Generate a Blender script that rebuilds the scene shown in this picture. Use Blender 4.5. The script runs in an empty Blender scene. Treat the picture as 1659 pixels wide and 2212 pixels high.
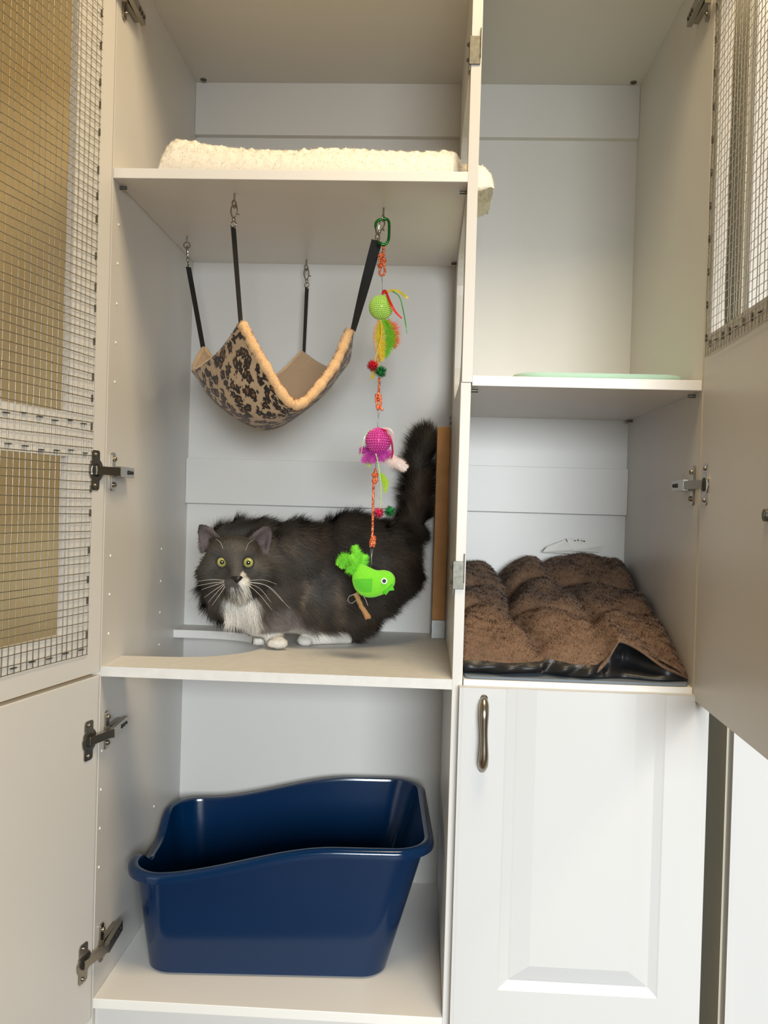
import bpy, bmesh, math, random
import numpy as np
from mathutils import Vector, Matrix

random.seed(7)
rng = np.random.default_rng(7)
S = bpy.context.scene
COL = S.collection

# ------------------------------------------------------------------ camera
CAM = np.array([0.50676167, -1.34523109, 0.93600341])
RGT = np.array([0.99856193, 0.04553126, 0.02830162])
UPV = np.array([-0.02875762, 0.00939122, 0.9995423])
FWD = np.array([-0.04524463, 0.99891877, -0.01068708])
FPX = 1850.0
cd = bpy.data.cameras.new('camera')
cd.sensor_fit = 'VERTICAL'; cd.sensor_height = 24.0; cd.sensor_width = 18.0
cd.lens = 24.0 * FPX / 2212.0
cd.clip_start = 0.02
cam = bpy.data.objects.new('camera', cd); COL.objects.link(cam)
cam.matrix_world = Matrix(((RGT[0], UPV[0], -FWD[0], CAM[0]), (RGT[1], UPV[1], -FWD[1], CAM[1]),
                           (RGT[2], UPV[2], -FWD[2], CAM[2]), (0, 0, 0, 1)))
S.camera = cam

def at(u, v, Y):
    """point of the place at depth Y (metres behind the cabinet front) seen at photograph pixel u, v"""
    d = FWD + RGT * (u - 829.5) / FPX - UPV * (v - 1106) / FPX
    t = (Y - CAM[1]) / d[1]
    return CAM + t * d

# ------------------------------------------------------------------ exposure, world, lights
S.view_settings.view_transform = 'Standard'
S.view_settings.look = 'None'
S.view_settings.exposure = 0.0
S.view_settings.gamma = 1.0
S.view_settings.use_curve_mapping = False
S.cycles.use_denoising = True
S.cycles.max_bounces = 8
S.cycles.diffuse_bounces = 5
w = bpy.data.worlds.new('world'); S.world = w; w.use_nodes = True
w.node_tree.nodes['Background'].inputs[0].default_value = (0.75, 0.86, 1.0, 1)
w.node_tree.nodes['Background'].inputs[1].default_value = 1.0

def area(name, loc, target, sx, sy, power, color):
    l = bpy.data.lights.new(name, 'AREA'); l.shape = 'RECTANGLE'; l.size = sx; l.size_y = sy
    l.energy = power; l.color = color
    o = bpy.data.objects.new(name, l); COL.objects.link(o); o.location = loc
    d = Vector(target) - Vector(loc)
    o.rotation_euler = d.to_track_quat('-Z', 'Y').to_euler()
    return o
# daylight through the window in the wall behind the camera
wl = area('window_daylight', (1.15, -3.30, 1.20), (0.98, 0, 0.08), 1.25, 0.85, 24.5, (0.90, 0.965, 1.0))
wl.data.spread = math.radians(72)      # sky light falls in through the window, downward
# two warm ceiling panel lamps: one in front of the cabinet, one further to the right
area('ceiling_panel_light', (0.80, -0.60, 2.44), (0.80, -0.60, 0), 0.58, 0.58, 22, (1.0, 0.77, 0.46))
area('ceiling_panel_light', (2.40, -0.90, 2.44), (2.40, -0.90, 0), 0.58, 0.58, 21, (1.0, 0.80, 0.52))

# ------------------------------------------------------------------ materials
def lin(r, g, b):
    f = lambda c: (c / 255 / 12.92) if c / 255 <= 0.04045 else ((c / 255 + 0.055) / 1.055) ** 2.4
    return (f(r), f(g), f(b), 1)
MATS = {}
def mat(name, col, rough=0.5, metal=0.0, bump=0.0, bscale=300, spec=0.5, var=0.0, vscale=8, sheen=0.0, coat=0.0, trans=0.0):
    m = bpy.data.materials.new(name); m.use_nodes = True; nt = m.node_tree; b = nt.nodes['Principled BSDF']
    b.inputs['Base Color'].default_value = col; b.inputs['Roughness'].default_value = rough
    b.inputs['Metallic'].default_value = metal; b.inputs['Specular IOR Level'].default_value = spec
    b.inputs['Sheen Weight'].default_value = sheen; b.inputs['Coat Weight'].default_value = coat
    tc = nt.nodes.new('ShaderNodeTexCoord')
    if bump:
        n = nt.nodes.new('ShaderNodeTexNoise'); n.inputs['Scale'].default_value = bscale; n.inputs['Detail'].default_value = 3
        nt.links.new(tc.outputs['Object'], n.inputs['Vector'])
        bp = nt.nodes.new('ShaderNodeBump'); bp.inputs['Strength'].default_value = bump; bp.inputs['Distance'].default_value = 0.002
        nt.links.new(n.outputs['Fac'], bp.inputs['Height']); nt.links.new(bp.outputs['Normal'], b.inputs['Normal'])
    if var:
        n = nt.nodes.new('ShaderNodeTexNoise'); n.inputs['Scale'].default_value = vscale; n.inputs['Detail'].default_value = 4
        nt.links.new(tc.outputs['Object'], n.inputs['Vector'])
        r = nt.nodes.new('ShaderNodeValToRGB')
        r.color_ramp.elements[0].position = 0.3; r.color_ramp.elements[1].position = 0.7
        r.color_ramp.elements[0].color = tuple(c * (1 - var) for c in col[:3]) + (1,)
        r.color_ramp.elements[1].color = tuple(min(1, c * (1 + var)) for c in col[:3]) + (1,)
        nt.links.new(n.outputs['Fac'], r.inputs['Fac']); nt.links.new(r.outputs['Color'], b.inputs['Base Color'])
    MATS[name] = m
    return m
def attr_mat(name, rough=0.6, spec=0.3, sheen=0.0):
    m = mat(name, (1, 1, 1, 1), rough, spec=spec, sheen=sheen); nt = m.node_tree
    a = nt.nodes.new('ShaderNodeVertexColor'); a.layer_name = 'Col'
    nt.links.new(a.outputs['Color'], nt.nodes['Principled BSDF'].inputs['Base Color'])
    return m

M_white = mat('white_melamine', (0.66, 0.645, 0.615, 1), 0.38, bump=0.05, bscale=900, spec=0.45)
M_edge = mat('white_edge_band', (0.82, 0.80, 0.76, 1), 0.35, spec=0.5)
M_cut = mat('painted_cut_edge', (0.69, 0.68, 0.655, 1), 0.5, bump=0.15, bscale=400, var=0.04, vscale=60)
M_wrap = mat('white_foil_door', (0.605, 0.61, 0.61, 1), 0.4, spec=0.4)
M_nickel = mat('nickel_steel', (0.36, 0.33, 0.28, 1), 0.28, metal=1.0)
M_steel = mat('dull_steel', (0.17, 0.165, 0.14, 1), 0.5, metal=1.0, var=0.2, vscale=120)
M_dark = mat('dark_slot', (0.02, 0.018, 0.015, 1), 0.6)
M_wire = mat('galvanised_wire', (0.52, 0.50, 0.44, 1), 0.35, metal=1.0)
M_plug = mat('white_plastic', (0.86, 0.85, 0.82, 1), 0.3)
M_wall = mat('beige_wall_paint', lin(234, 216, 170), 0.75, bump=0.2, bscale=250)
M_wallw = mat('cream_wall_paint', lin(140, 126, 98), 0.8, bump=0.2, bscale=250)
M_ceil = mat('ceiling_paint', lin(170, 156, 126), 0.85, bump=0.3, bscale=120)
M_floor = mat('vinyl_floor', lin(96, 78, 48), 0.5, var=0.1, vscale=5)
M_shadeside = mat('shade_tinted_laminate', lin(208, 205, 190), 0.55)  # side panel in the gap: its grey-green shade is put into the colour
M_blue = mat('navy_plastic', (0.0006, 0.019, 0.066, 1), 0.15, spec=0.5, bump=0.02, bscale=600)
M_teal = mat('mint_plastic', lin(186, 222, 210), 0.35)
M_card = mat('cardboard', lin(196, 146, 96), 0.85, bump=0.3, bscale=500, var=0.08, vscale=40)
M_zinc = mat('zinc_plate', (0.42, 0.43, 0.42, 1), 0.45, metal=0.85, var=0.1, vscale=90)
M_black = mat('black_webbing', (0.012, 0.011, 0.010, 1), 0.75, bump=0.4, bscale=900)
M_fleece = mat('tan_fleece', lin(226, 184, 134), 0.95, bump=0.8, bscale=420, sheen=0.3, var=0.06, vscale=200)
M_suede = mat('tan_lining', lin(205, 172, 134), 0.95, bump=0.4, bscale=500, sheen=0.2)
M_nylon = mat('black_nylon', (0.009, 0.009, 0.010, 1), 0.42, bump=0.3, bscale=60)
M_padgrey = mat('grey_blue_pad', lin(112, 122, 132), 0.8, bump=0.3, bscale=300)
M_green = mat('green_anodised', (0.02, 0.19, 0.03, 1), 0.25, metal=0.8)
M_lime = mat('lime_beads', lin(196, 236, 112), 0.22, coat=0.5)
M_pink = mat('pink_beads', lin(214, 72, 160), 0.22, coat=0.5)
M_orange = mat('orange_beads', lin(236, 150, 96), 0.2, coat=0.6)
M_gold = mat('yellow_beads', lin(238, 200, 70), 0.18, coat=0.8)
M_pearl = mat('pearl_green_beads', lin(190, 226, 150), 0.2, coat=0.8)
M_red = mat('red_ribbon', lin(214, 40, 30), 0.35)
M_yel = mat('yellow_ribbon', lin(226, 204, 76), 0.4)
M_grn = mat('green_ribbon', lin(60, 160, 70), 0.4)
M_crim = mat('crimson_ribbon', lin(176, 24, 84), 0.35)
M_palepink = mat('pale_pink_ribbon', lin(235, 190, 196), 0.4)
M_felt = mat('lime_felt', lin(122, 216, 44), 0.95, bump=0.5, bscale=700, sheen=0.2, var=0.05, vscale=300)
M_felt2 = mat('green_felt', lin(88, 190, 44), 0.95, bump=0.5, bscale=700)
M_raw = mat('rawhide', lin(158, 120, 78), 0.8, bump=0.7, bscale=300, var=0.18, vscale=120)
M_thinwire = mat('grey_wire', (0.30, 0.30, 0.32, 1), 0.4, metal=0.7)
M_eyew = mat('eye_white', (0.85, 0.85, 0.83, 1), 0.2)
M_eyeb = mat('eye_black', (0.004, 0.004, 0.004, 1), 0.15)
M_nose = mat('cat_nose', (0.010, 0.007, 0.007, 1), 0.4)
M_lid = mat('cat_eyelid', (0.010, 0.009, 0.008, 1), 0.5)
M_whisk = mat('whisker', (0.75, 0.73, 0.68, 1), 0.4)
M_fur = attr_mat('fur', 0.55, 0.25)
M_skin = attr_mat('fur_skin', 0.9, 0.1)
M_fiber = attr_mat('fibre', 0.7, 0.2, sheen=0.1)
M_tag = mat('white_tag', (0.74, 0.72, 0.68, 1), 0.6)
M_lampglow = bpy.data.materials.new('lamp_diffuser'); M_lampglow.use_nodes = True
_b = M_lampglow.node_tree.nodes['Principled BSDF']
_b.inputs['Emission Color'].default_value = (1.0, 0.85, 0.62, 1); _b.inputs['Emission Strength'].default_value = 3.0

def cord_mat():
    m = mat('orange_cord', lin(232, 96, 40), 0.6); nt = m.node_tree
    tc = nt.nodes.new('ShaderNodeTexCoord'); v = nt.nodes.new('ShaderNodeTexVoronoi'); v.inputs['Scale'].default_value = 800
    nt.links.new(tc.outputs['Object'], v.inputs['Vector'])
    r = nt.nodes.new('ShaderNodeValToRGB'); e = r.color_ramp.elements
    r.color_ramp.interpolation = 'CONSTANT'
    e[0].position = 0; e[0].color = lin(236, 98, 40); e[1].position = 0.62; e[1].color = lin(60, 26, 18)
    x = e.new(0.80); x.color = lin(250, 190, 150)
    s = nt.nodes.new('ShaderNodeSeparateColor')
    nt.links.new(v.outputs['Color'], s.inputs['Color']); nt.links.new(s.outputs['Red'], r.inputs['Fac'])
    nt.links.new(r.outputs['Color'], nt.nodes['Principled BSDF'].inputs['Base Color'])
    return m
M_cord = cord_mat()

def leopard_mat():
    m = mat('leopard_print', lin(176, 150, 118), 0.9, sheen=0.2); nt = m.node_tree; L = nt.links
    tc = nt.nodes.new('ShaderNodeTexCoord')
    nz = nt.nodes.new('ShaderNodeTexNoise'); nz.inputs['Scale'].default_value = 14; nz.inputs['Detail'].default_value = 2
    L.new(tc.outputs['UV'], nz.inputs['Vector'])
    mx = nt.nodes.new('ShaderNodeMixRGB'); mx.blend_type = 'ADD'; mx.inputs['Fac'].default_value = 0.05
    L.new(tc.outputs['UV'], mx.inputs['Color1']); L.new(nz.outputs['Color'], mx.inputs['Color2'])
    v = nt.nodes.new('ShaderNodeTexVoronoi'); v.inputs['Scale'].default_value = 19; v.inputs['Randomness'].default_value = 0.8
    L.new(mx.outputs['Color'], v.inputs['Vector'])
    n2 = nt.nodes.new('ShaderNodeTexNoise'); n2.inputs['Scale'].default_value = 60; n2.inputs['Detail'].default_value = 1
    L.new(tc.outputs['UV'], n2.inputs['Vector'])
    ma = nt.nodes.new('ShaderNodeMath'); ma.operation = 'MULTIPLY_ADD'
    ma.inputs[1].default_value = 0.8; ma.inputs[2].default_value = -0.40
    L.new(n2.outputs['Fac'], ma.inputs[0])
    ad = nt.nodes.new('ShaderNodeMath'); ad.operation = 'ADD'
    L.new(v.outputs['Distance'], ad.inputs[0]); L.new(ma.outputs[0], ad.inputs[1])
    r = nt.nodes.new('ShaderNodeValToRGB'); e = r.color_ramp.elements
    e[0].position = 0.0; e[0].color = lin(112, 74, 42)
    e[1].position = 0.16; e[1].color = lin(112, 74, 42)
    for p, c in ((0.20, lin(34, 24, 20)), (0.47, lin(34, 24, 20)), (0.51, lin(172, 146, 116)), (1.0, lin(184, 158, 126))):
        k = e.new(p); k.color = c
    L.new(ad.outputs[0], r.inputs['Fac']); L.new(r.outputs['Color'], nt.nodes['Principled BSDF'].inputs['Base Color'])
    return m
M_leo = leopard_mat()

def iris_mat():
    m = mat('cat_iris', lin(176, 172, 92), 0.06, spec=0.7, coat=1.0); nt = m.node_tree; L = nt.links
    tc = nt.nodes.new('ShaderNodeTexCoord'); mp = nt.nodes.new('ShaderNodeMapping')
    mp.inputs['Scale'].default_value = (108, 0, 96)
    L.new(tc.outputs['Object'], mp.inputs['Vector'])
    ln = nt.nodes.new('ShaderNodeVectorMath'); ln.operation = 'LENGTH'; L.new(mp.outputs['Vector'], ln.inputs[0])
    r = nt.nodes.new('ShaderNodeValToRGB'); e = r.color_ramp.elements
    e[0].position = 0.0; e[0].color = (0.002, 0.002, 0.002, 1); e[1].position = 0.33; e[1].color = (0.002, 0.002, 0.002, 1)
    for p, c in ((0.37, lin(118, 124, 56)), (0.60, lin(170, 168, 92)), (0.84, lin(182, 174, 98)), (0.93, lin(120, 112, 46)), (1.0, (0.004, 0.004, 0.003, 1))):
        k = e.new(p); k.color = c
    L.new(ln.outputs['Value'], r.inputs['Fac']); L.new(r.outputs['Color'], nt.nodes['Principled BSDF'].inputs['Base Color'])
    return m
M_iris = iris_mat()

# ------------------------------------------------------------------ object helpers
ORG = {}
def tag(o, label, cat, group=None, kind=None):
    o['label'] = label; o['category'] = cat
    if group: o['group'] = group
    if kind: o['kind'] = kind
    return o
def thing(name, label, cat, loc=(0, 0, 0), group=None):
    o = bpy.data.objects.new(name, None); COL.objects.link(o); o.location = loc
    o.empty_display_size = 0.05; ORG[o] = Vector(loc)
    return tag(o, label, cat, group)

class MB:
    """collects shapes in world coordinates; build() links them as ONE mesh object"""
    def __init__(s): s.v = []; s.f = []; s.uv = None
    def add(s, vs, fs):
        n = len(s.v); s.v += [tuple(map(float, v)) for v in vs]; s.f += [tuple(i + n for i in f) for f in fs]
        return s
    def hexa(s, p):   # 8 corners: bottom ring then top ring
        return s.add(p, [(0, 3, 2, 1), (4, 5, 6, 7), (0, 1, 5, 4), (1, 2, 6, 5), (2, 3, 7, 6), (3, 0, 4, 7)])
    def box(s, x0, x1, y0, y1, z0, z1):
        return s.hexa([(x0, y0, z0), (x1, y0, z0), (x1, y1, z0), (x0, y1, z0), (x0, y0, z1), (x1, y0, z1), (x1, y1, z1), (x0, y1, z1)])
    def obox(s, o, ax, ay, az):
        """box from corner o with edge vectors ax, ay, az"""
        o, ax, ay, az = map(np.array, (o, ax, ay, az))
        return s.hexa([o, o + ax, o + ax + ay, o + ay, o + az, o + ax + az, o + ax + ay + az, o + ay + az])
    def tube(s, pts, r, n=8, caps=True):
        P = [np.array(p, float) for p in pts]; m = len(P)
        R = r if hasattr(r, '__len__') else [r] * m
        T = [P[min(i + 1, m - 1)] - P[max(i - 1, 0)] for i in range(m)]
        T = [t / (np.linalg.norm(t) + 1e-12) for t in T]
        a = np.cross(T[0], [0, 0, 1.0])
        if np.linalg.norm(a) < 1e-3: a = np.cross(T[0], [1.0, 0, 0])
        a /= np.linalg.norm(a); vs = []
        for i in range(m):
            a = a - T[i] * (a @ T[i]); a /= np.linalg.norm(a) + 1e-12; b = np.cross(T[i], a)
            for k in range(n):
                t = 2 * math.pi * k / n; vs.append(P[i] + R[i] * (a * math.cos(t) + b * math.sin(t)))
        fs = [(i * n + k, i * n + (k + 1) % n, (i + 1) * n + (k + 1) % n, (i + 1) * n + k) for i in range(m - 1) for k in range(n)]
        if caps: fs += [tuple(range(n - 1, -1, -1)), tuple((m - 1) * n + k for k in range(n))]
        return s.add(vs, fs)
    def ball(s, c, r, nu=10, nv=7):
        R = r if hasattr(r, '__len__') else (r, r, r); c = np.array(c); vs = [c + [0, 0, R[2]]]
        for j in range(1, nv):
            t = math.pi * j / nv
            for i in range(nu):
                p = 2 * math.pi * i / nu
                vs.append(c + [R[0] * math.sin(t) * math.cos(p), R[1] * math.sin(t) * math.sin(p), R[2] * math.cos(t)])
        vs.append(c - [0, 0, R[2]]); e = len(vs) - 1
        fs = [(0, 1 + i, 1 + (i + 1) % nu) for i in range(nu)]
        for j in range(nv - 2):
            for i in range(nu):
                a = 1 + j * nu; b = a + nu; fs.append((a + i, b + i, b + (i + 1) % nu, a + (i + 1) % nu))
        a = 1 + (nv - 2) * nu
        fs += [(a + i, e, a + (i + 1) % nu) for i in range(nu)]
        return s.add(vs, fs)
    def disc(s, c, axis, r, h, n=20, r2=None):
        c = np.array(c, float); ax = np.array(axis, float); ax /= np.linalg.norm(ax)
        return s.tube([c, c + ax * h], [r, r if r2 is None else r2], n)
    def plate(s, outer, holes, o, ax, ay, th, curve_smooth=False):
        """flat plate with holes; outer/holes are 2D loops along ax, ay from o; th is the thickness vector"""
        cu = bpy.data.curves.new('tmp', 'CURVE'); cu.dimensions = '2D'; cu.fill_mode = 'BOTH'
        for lp in [outer] + list(holes):
            sp = cu.splines.new('POLY'); sp.points.add(len(lp) - 1); sp.use_cyclic_u = True
            for k, (x, y) in enumerate(lp): sp.points[k].co = (x, y, 0, 1)
        cu.extrude = 0.5
        t = bpy.data.objects.new('tmp', cu); COL.objects.link(t)
        dg = bpy.context.evaluated_depsgraph_get(); me = t.evaluated_get(dg).to_mesh()
        o, ax, ay, th = map(lambda q: np.array(q, float), (o, ax, ay, th))
        vs = [o + ax * v.co.x + ay * v.co.y + th * (v.co.z + 0.5) for v in me.vertices]
        fs = [tuple(p.vertices) for p in me.polygons]
        t.evaluated_get(dg).to_mesh_clear(); bpy.data.objects.remove(t); bpy.data.curves.remove(cu)
        return s.add(vs, fs)
    def grid(s, G, closed=False):
        nu, nv = len(G), len(G[0]); vs = [p for row in G for p in row]
        fs = [(i * nv + j, (i + 1) % nu * nv + j, (i + 1) % nu * nv + j + 1, i * nv + j + 1)
              for i in range(nu if closed else nu - 1) for j in range(nv - 1)]
        return s.add(vs, fs)
    def build(s, name, m, parent=None, label=None, smooth=False, bevel=0.0, clean=True, weld=0.00001):
        root = parent
        while root is not None and root.parent is not None: root = root.parent
        off = ORG.get(root, Vector((0, 0, 0)))
        me = bpy.data.meshes.new(name)
        me.from_pydata([(x - off.x, y - off.y, z - off.z) for x, y, z in s.v], [], s.f)
        bm = bmesh.new(); bm.from_mesh(me)
        if clean:
            bmesh.ops.remove_doubles(bm, verts=bm.verts, dist=weld); bmesh.ops.recalc_face_normals(bm, faces=bm.faces)
        bm.to_mesh(me); bm.free()
        if smooth:
            me.polygons.foreach_set('use_smooth', [True] * len(me.polygons))
            if smooth is not True:
                me.set_sharp_from_angle(angle=math.radians(smooth))
        me.materials.append(m)
        o = bpy.data.objects.new(name, me); COL.objects.link(o)
        if parent is not None: o.parent = parent
        if label: o['label'] = label
        if bevel:
            b = o.modifiers.new('bevel', 'BEVEL'); b.width = bevel; b.segments = 2; b.limit_method = 'ANGLE'; b.angle_limit = math.radians(50)
        return o

def struct(name, mb, m, label=None):
    o = mb.build(name, m); o['kind'] = 'structure'
    if label: o['label'] = label
    return o
def rrect(x0, x1, y0, y1, r, n=6):
    L = []
    for cx, cy, a0 in ((x1 - r, y1 - r, 0), (x0 + r, y1 - r, 90), (x0 + r, y0 + r, 180), (x1 - r, y0 + r, 270)):
        for k in range(n + 1):
            a = math.radians(a0 + 90 * k / n); L.append((cx + r * math.cos(a), cy + r * math.sin(a)))
    return L
def spline(pts, n=8):
    P = [np.array(p, float) for p in pts]; P = [2 * P[0] - P[1]] + P + [2 * P[-1] - P[-2]]; out = []
    for i in range(1, len(P) - 2):
        for k in range(n):
            t = k / n; a, b, c, d = P[i - 1:i + 3]
            out.append(0.5 * (2 * b + (c - a) * t + (2 * a - 5 * b + 4 * c - d) * t * t + (3 * b - a - 3 * c + d) * t ** 3))
    return out + [P[-2]]
def raw_mesh(name, V, sizes, loops, m, parent, smooth=True, colors=None, normals=None):
    """fast mesh from numpy arrays, V in world coordinates"""
    root = parent
    while root is not None and root.parent is not None: root = root.parent
    off = np.array(ORG.get(root, (0, 0, 0)))
    me = bpy.data.meshes.new(name); V = V - off
    me.vertices.add(len(V)); me.vertices.foreach_set('co', V.astype(np.float32).ravel())
    me.loops.add(len(loops)); me.loops.foreach_set('vertex_index', loops.astype(np.int32))
    me.polygons.add(len(sizes)); st = np.concatenate([[0], np.cumsum(sizes)[:-1]])
    me.polygons.foreach_set('loop_start', st.astype(np.int32))
    me.update(calc_edges=True)
    if colors is not None:
        a = me.color_attributes.new('Col', 'FLOAT_COLOR', 'POINT')
        c = np.ones((len(V), 4), np.float32); c[:, :3] = colors; a.data.foreach_set('color', c.ravel())
    me.polygons.foreach_set('use_smooth', np.full(len(sizes), smooth))
    if normals is not None: me.normals_split_custom_set_from_vertices(normals.tolist())
    me.materials.append(m)
    o = bpy.data.objects.new(name, me); COL.objects.link(o)
    if parent is not None: o.parent = parent
    return o
def unit(a): return a / (np.linalg.norm(a, axis=-1, keepdims=True) + 1e-9)
def strands(name, P, N, D, L, W, C, m, parent, segs=3, droop=0.0, clamp=None, curl=0.0, tipc=1.0):
    """tapered fibres as one mesh: roots P, surface normals N, directions D, lengths L, widths W, colours C"""
    n = len(P); D = unit(D); Wd = unit(np.cross(D, N + 0.25 * rng.normal(size=N.shape)))
    V = np.zeros((n, 2 * segs + 1, 3)); Cc = np.zeros((n, 2 * segs + 1, 3)); cv = unit(rng.normal(size=(n, 3)))
    for k in range(segs + 1):
        t = k / segs
        c = P + D * (L * t)[:, None] + np.array([0, 0, -1.0]) * (L * droop * t * t)[:, None] + cv * (L * curl * t * t)[:, None]
        col = C * (1 + (tipc - 1) * t)
        if k < segs:
            h = (W * 0.5 * (1 - 0.75 * t))[:, None]; V[:, 2 * k] = c - Wd * h; V[:, 2 * k + 1] = c + Wd * h
            Cc[:, 2 * k] = col; Cc[:, 2 * k + 1] = col
        else: V[:, 2 * k] = c; Cc[:, 2 * k] = col
    if clamp is not None: V = clamp(V)
    nv = 2 * segs + 1; base = (np.arange(n) * nv)[:, None]; lp = []; sz = []
    for k in range(segs - 1): lp += [2 * k, 2 * k + 1, 2 * k + 3, 2 * k + 2]; sz.append(4)
    k = segs - 1; lp += [2 * k, 2 * k + 1, 2 * k + 2]; sz.append(3)
    loops = (base + np.array(lp)[None]).ravel(); sizes = np.tile(sz, n)
    Nn = unit(N * 0.9 + D * 0.25); NN = np.repeat(Nn[:, None, :], nv, axis=1).reshape(-1, 3)
    return raw_mesh(name, V.reshape(-1, 3), sizes, loops, m, parent, True, Cc.reshape(-1, 3), NN)
def sample_tris(V, Q, n, weight=None):
    T = np.concatenate([Q[:, [0, 1, 2]], Q[:, [0, 2, 3]]]); a, b, c = V[T[:, 0]], V[T[:, 1]], V[T[:, 2]]
    nr = np.cross(b - a, c - a); A = np.linalg.norm(nr, axis=1)
    if weight is not None: A = A * weight((a + b + c) / 3, unit(nr))
    i = rng.choice(len(T), n, p=A / A.sum()); r1 = np.sqrt(rng.random(n)); r2 = rng.random(n)
    p = a[i] * (1 - r1)[:, None] + b[i] * (r1 * (1 - r2))[:, None] + c[i] * (r1 * r2)[:, None]
    return p, unit(nr[i]), T[i]
def wob(P, s, seed=0):
    """cheap smooth noise, -1..1"""
    r = np.random.default_rng(seed); o = np.zeros(len(P))
    for k in range(5):
        d = unit(r.normal(size=3)) * s * (0.7 + 0.6 * r.random()); o += np.sin(P @ d + 6.28 * r.random())
    return o / 2.6

# ------------------------------------------------------------------ signed-distance modelling (one continuous surface)
class Sdf:
    def __init__(s, lo, hi, h):
        s.lo = np.array(lo, float); s.h = h
        n = np.ceil((np.array(hi) - s.lo) / h).astype(int) + 1
        s.F = np.full(n, 1.0, np.float32); s.n = n
    def _win(s, lo, hi):
        a = np.clip(np.floor((lo - s.lo) / s.h).astype(int), 0, s.n - 1); b = np.clip(np.ceil((hi - s.lo) / s.h).astype(int) + 1, 1, s.n)
        sl = tuple(slice(i, j) for i, j in zip(a, b))
        ax = [s.lo[k] + s.h * np.arange(a[k], b[k]) for k in range(3)]
        return sl, ax[0][:, None, None], ax[1][None, :, None], ax[2][None, None, :]
    def _mix(s, sl, d, k):
        f = s.F[sl]
        if k > 0:
            t = np.clip(0.5 + 0.5 * (f - d) / k, 0, 1); s.F[sl] = f * (1 - t) + d * t - k * t * (1 - t)
        else: s.F[sl] = np.minimum(f, d)
    def cap(s, a, b, ra, rb, k=0.012):
        a, b = np.array(a, float), np.array(b, float); m = max(ra, rb) + 0.05
        sl, X, Y, Z = s._win(np.minimum(a, b) - m, np.maximum(a, b) + m); d = b - a; L = d @ d + 1e-12
        t = np.clip(((X - a[0]) * d[0] + (Y - a[1]) * d[1] + (Z - a[2]) * d[2]) / L, 0, 1)
        q = np.sqrt((X - a[0] - t * d[0]) ** 2 + (Y - a[1] - t * d[1]) ** 2 + (Z - a[2] - t * d[2]) ** 2)
        s._mix(sl, q - (ra + (rb - ra) * t), k)
    def ell(s, c, r, k=0.012):
        c = np.array(c, float); r = np.array(r, float) if hasattr(r, '__len__') else np.array([r] * 3, float)
        sl, X, Y, Z = s._win(c - r - 0.05, c + r + 0.05)
        q = np.sqrt(((X - c[0]) / r[0]) ** 2 + ((Y - c[1]) / r[1]) ** 2 + ((Z - c[2]) / r[2]) ** 2)
        s._mix(sl, (q - 1) * r.min(), k)
    def cut(s, c, r):
        c = np.array(c, float); sl, X, Y, Z = s._win(c - r - 0.01, c + r + 0.01)
        q = np.sqrt((X - c[0]) ** 2 + (Y - c[1]) ** 2 + (Z - c[2]) ** 2) - r; s.F[sl] = np.maximum(s.F[sl], -q)
    def floor(s, z):
        Z = (s.lo[2] + s.h * np.arange(s.n[2]))[None, None, :]; s.F = np.maximum(s.F, (z - Z).astype(np.float32))
    def mesh(s):
        F = s.F; n = np.array(F.shape) - 1; acc = np.zeros(tuple(n) + (3,)); cnt = np.zeros(tuple(n)); ins = F < 0
        g = lambda A, o: A[o[0]:o[0] + n[0], o[1]:o[1] + n[1], o[2]:o[2] + n[2]]
        for ax in range(3):
            for p in (0, 1):
                for q in (0, 1):
                    o = [0, 0, 0]; oth = [i for i in range(3) if i != ax]; o[oth[0]] = p; o[oth[1]] = q; o2 = list(o); o2[ax] = 1
                    f0, f1 = g(F, o), g(F, o2); mk = g(ins, o) != g(ins, o2); t = np.where(mk, f0 / np.where(mk, f0 - f1, 1), 0)
                    for k in range(3): acc[..., k] += mk * (t if k == ax else o[k])
                    cnt += mk
        idx = np.full(tuple(n), -1); ok = cnt > 0; idx[ok] = np.arange(ok.sum())
        ijk = np.argwhere(ok); V = (ijk + acc[ok] / cnt[ok][:, None]) * s.h + s.lo; Q = []
        for ax in range(3):
            o1, o2 = [i for i in range(3) if i != ax]
            sl = [slice(1, -1)] * 3; sl[ax] = slice(0, -1); s2 = list(sl); s2[ax] = slice(1, None)
            a, b = ins[tuple(sl)], ins[tuple(s2)]; e = np.argwhere(a != b); e[:, o1] += 1; e[:, o2] += 1
            c = []
            for p, q in ((-1, -1), (0, -1), (0, 0), (-1, 0)):
                t = e.copy(); t[:, o1] += p; t[:, o2] += q; c.append(idx[t[:, 0], t[:, 1], t[:, 2]])
            c = np.stack(c, 1); fl = ins[e[:, 0], e[:, 1], e[:, 2]]
            if ax == 1: fl = ~fl
            c[~fl] = c[~fl][:, ::-1]; Q.append(c)
        return V, np.concatenate(Q)
def vnormals(V, Q):
    fn = np.cross(V[Q[:, 2]] - V[Q[:, 0]], V[Q[:, 3]] - V[Q[:, 1]]); N = np.zeros_like(V)
    for k in range(4): np.add.at(N, Q[:, k], fn)
    return unit(N)
def relax(V, Q, it=2):
    for _ in range(it):
        A = np.zeros_like(V); c = np.zeros(len(V))
        for a, b in ((0, 1), (1, 2), (2, 3), (3, 0)):
            np.add.at(A, Q[:, a], V[Q[:, b]]); np.add.at(A, Q[:, b], V[Q[:, a]]); np.add.at(c, Q[:, a], 1); np.add.at(c, Q[:, b], 1)
        V = 0.5 * V + 0.5 * A / c[:, None]
    return V
def sdf_obj(name, V, Q, m, parent, colors=None):
    return raw_mesh(name, V, np.full(len(Q), 4), Q.ravel(), m, parent, True, colors)

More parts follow.
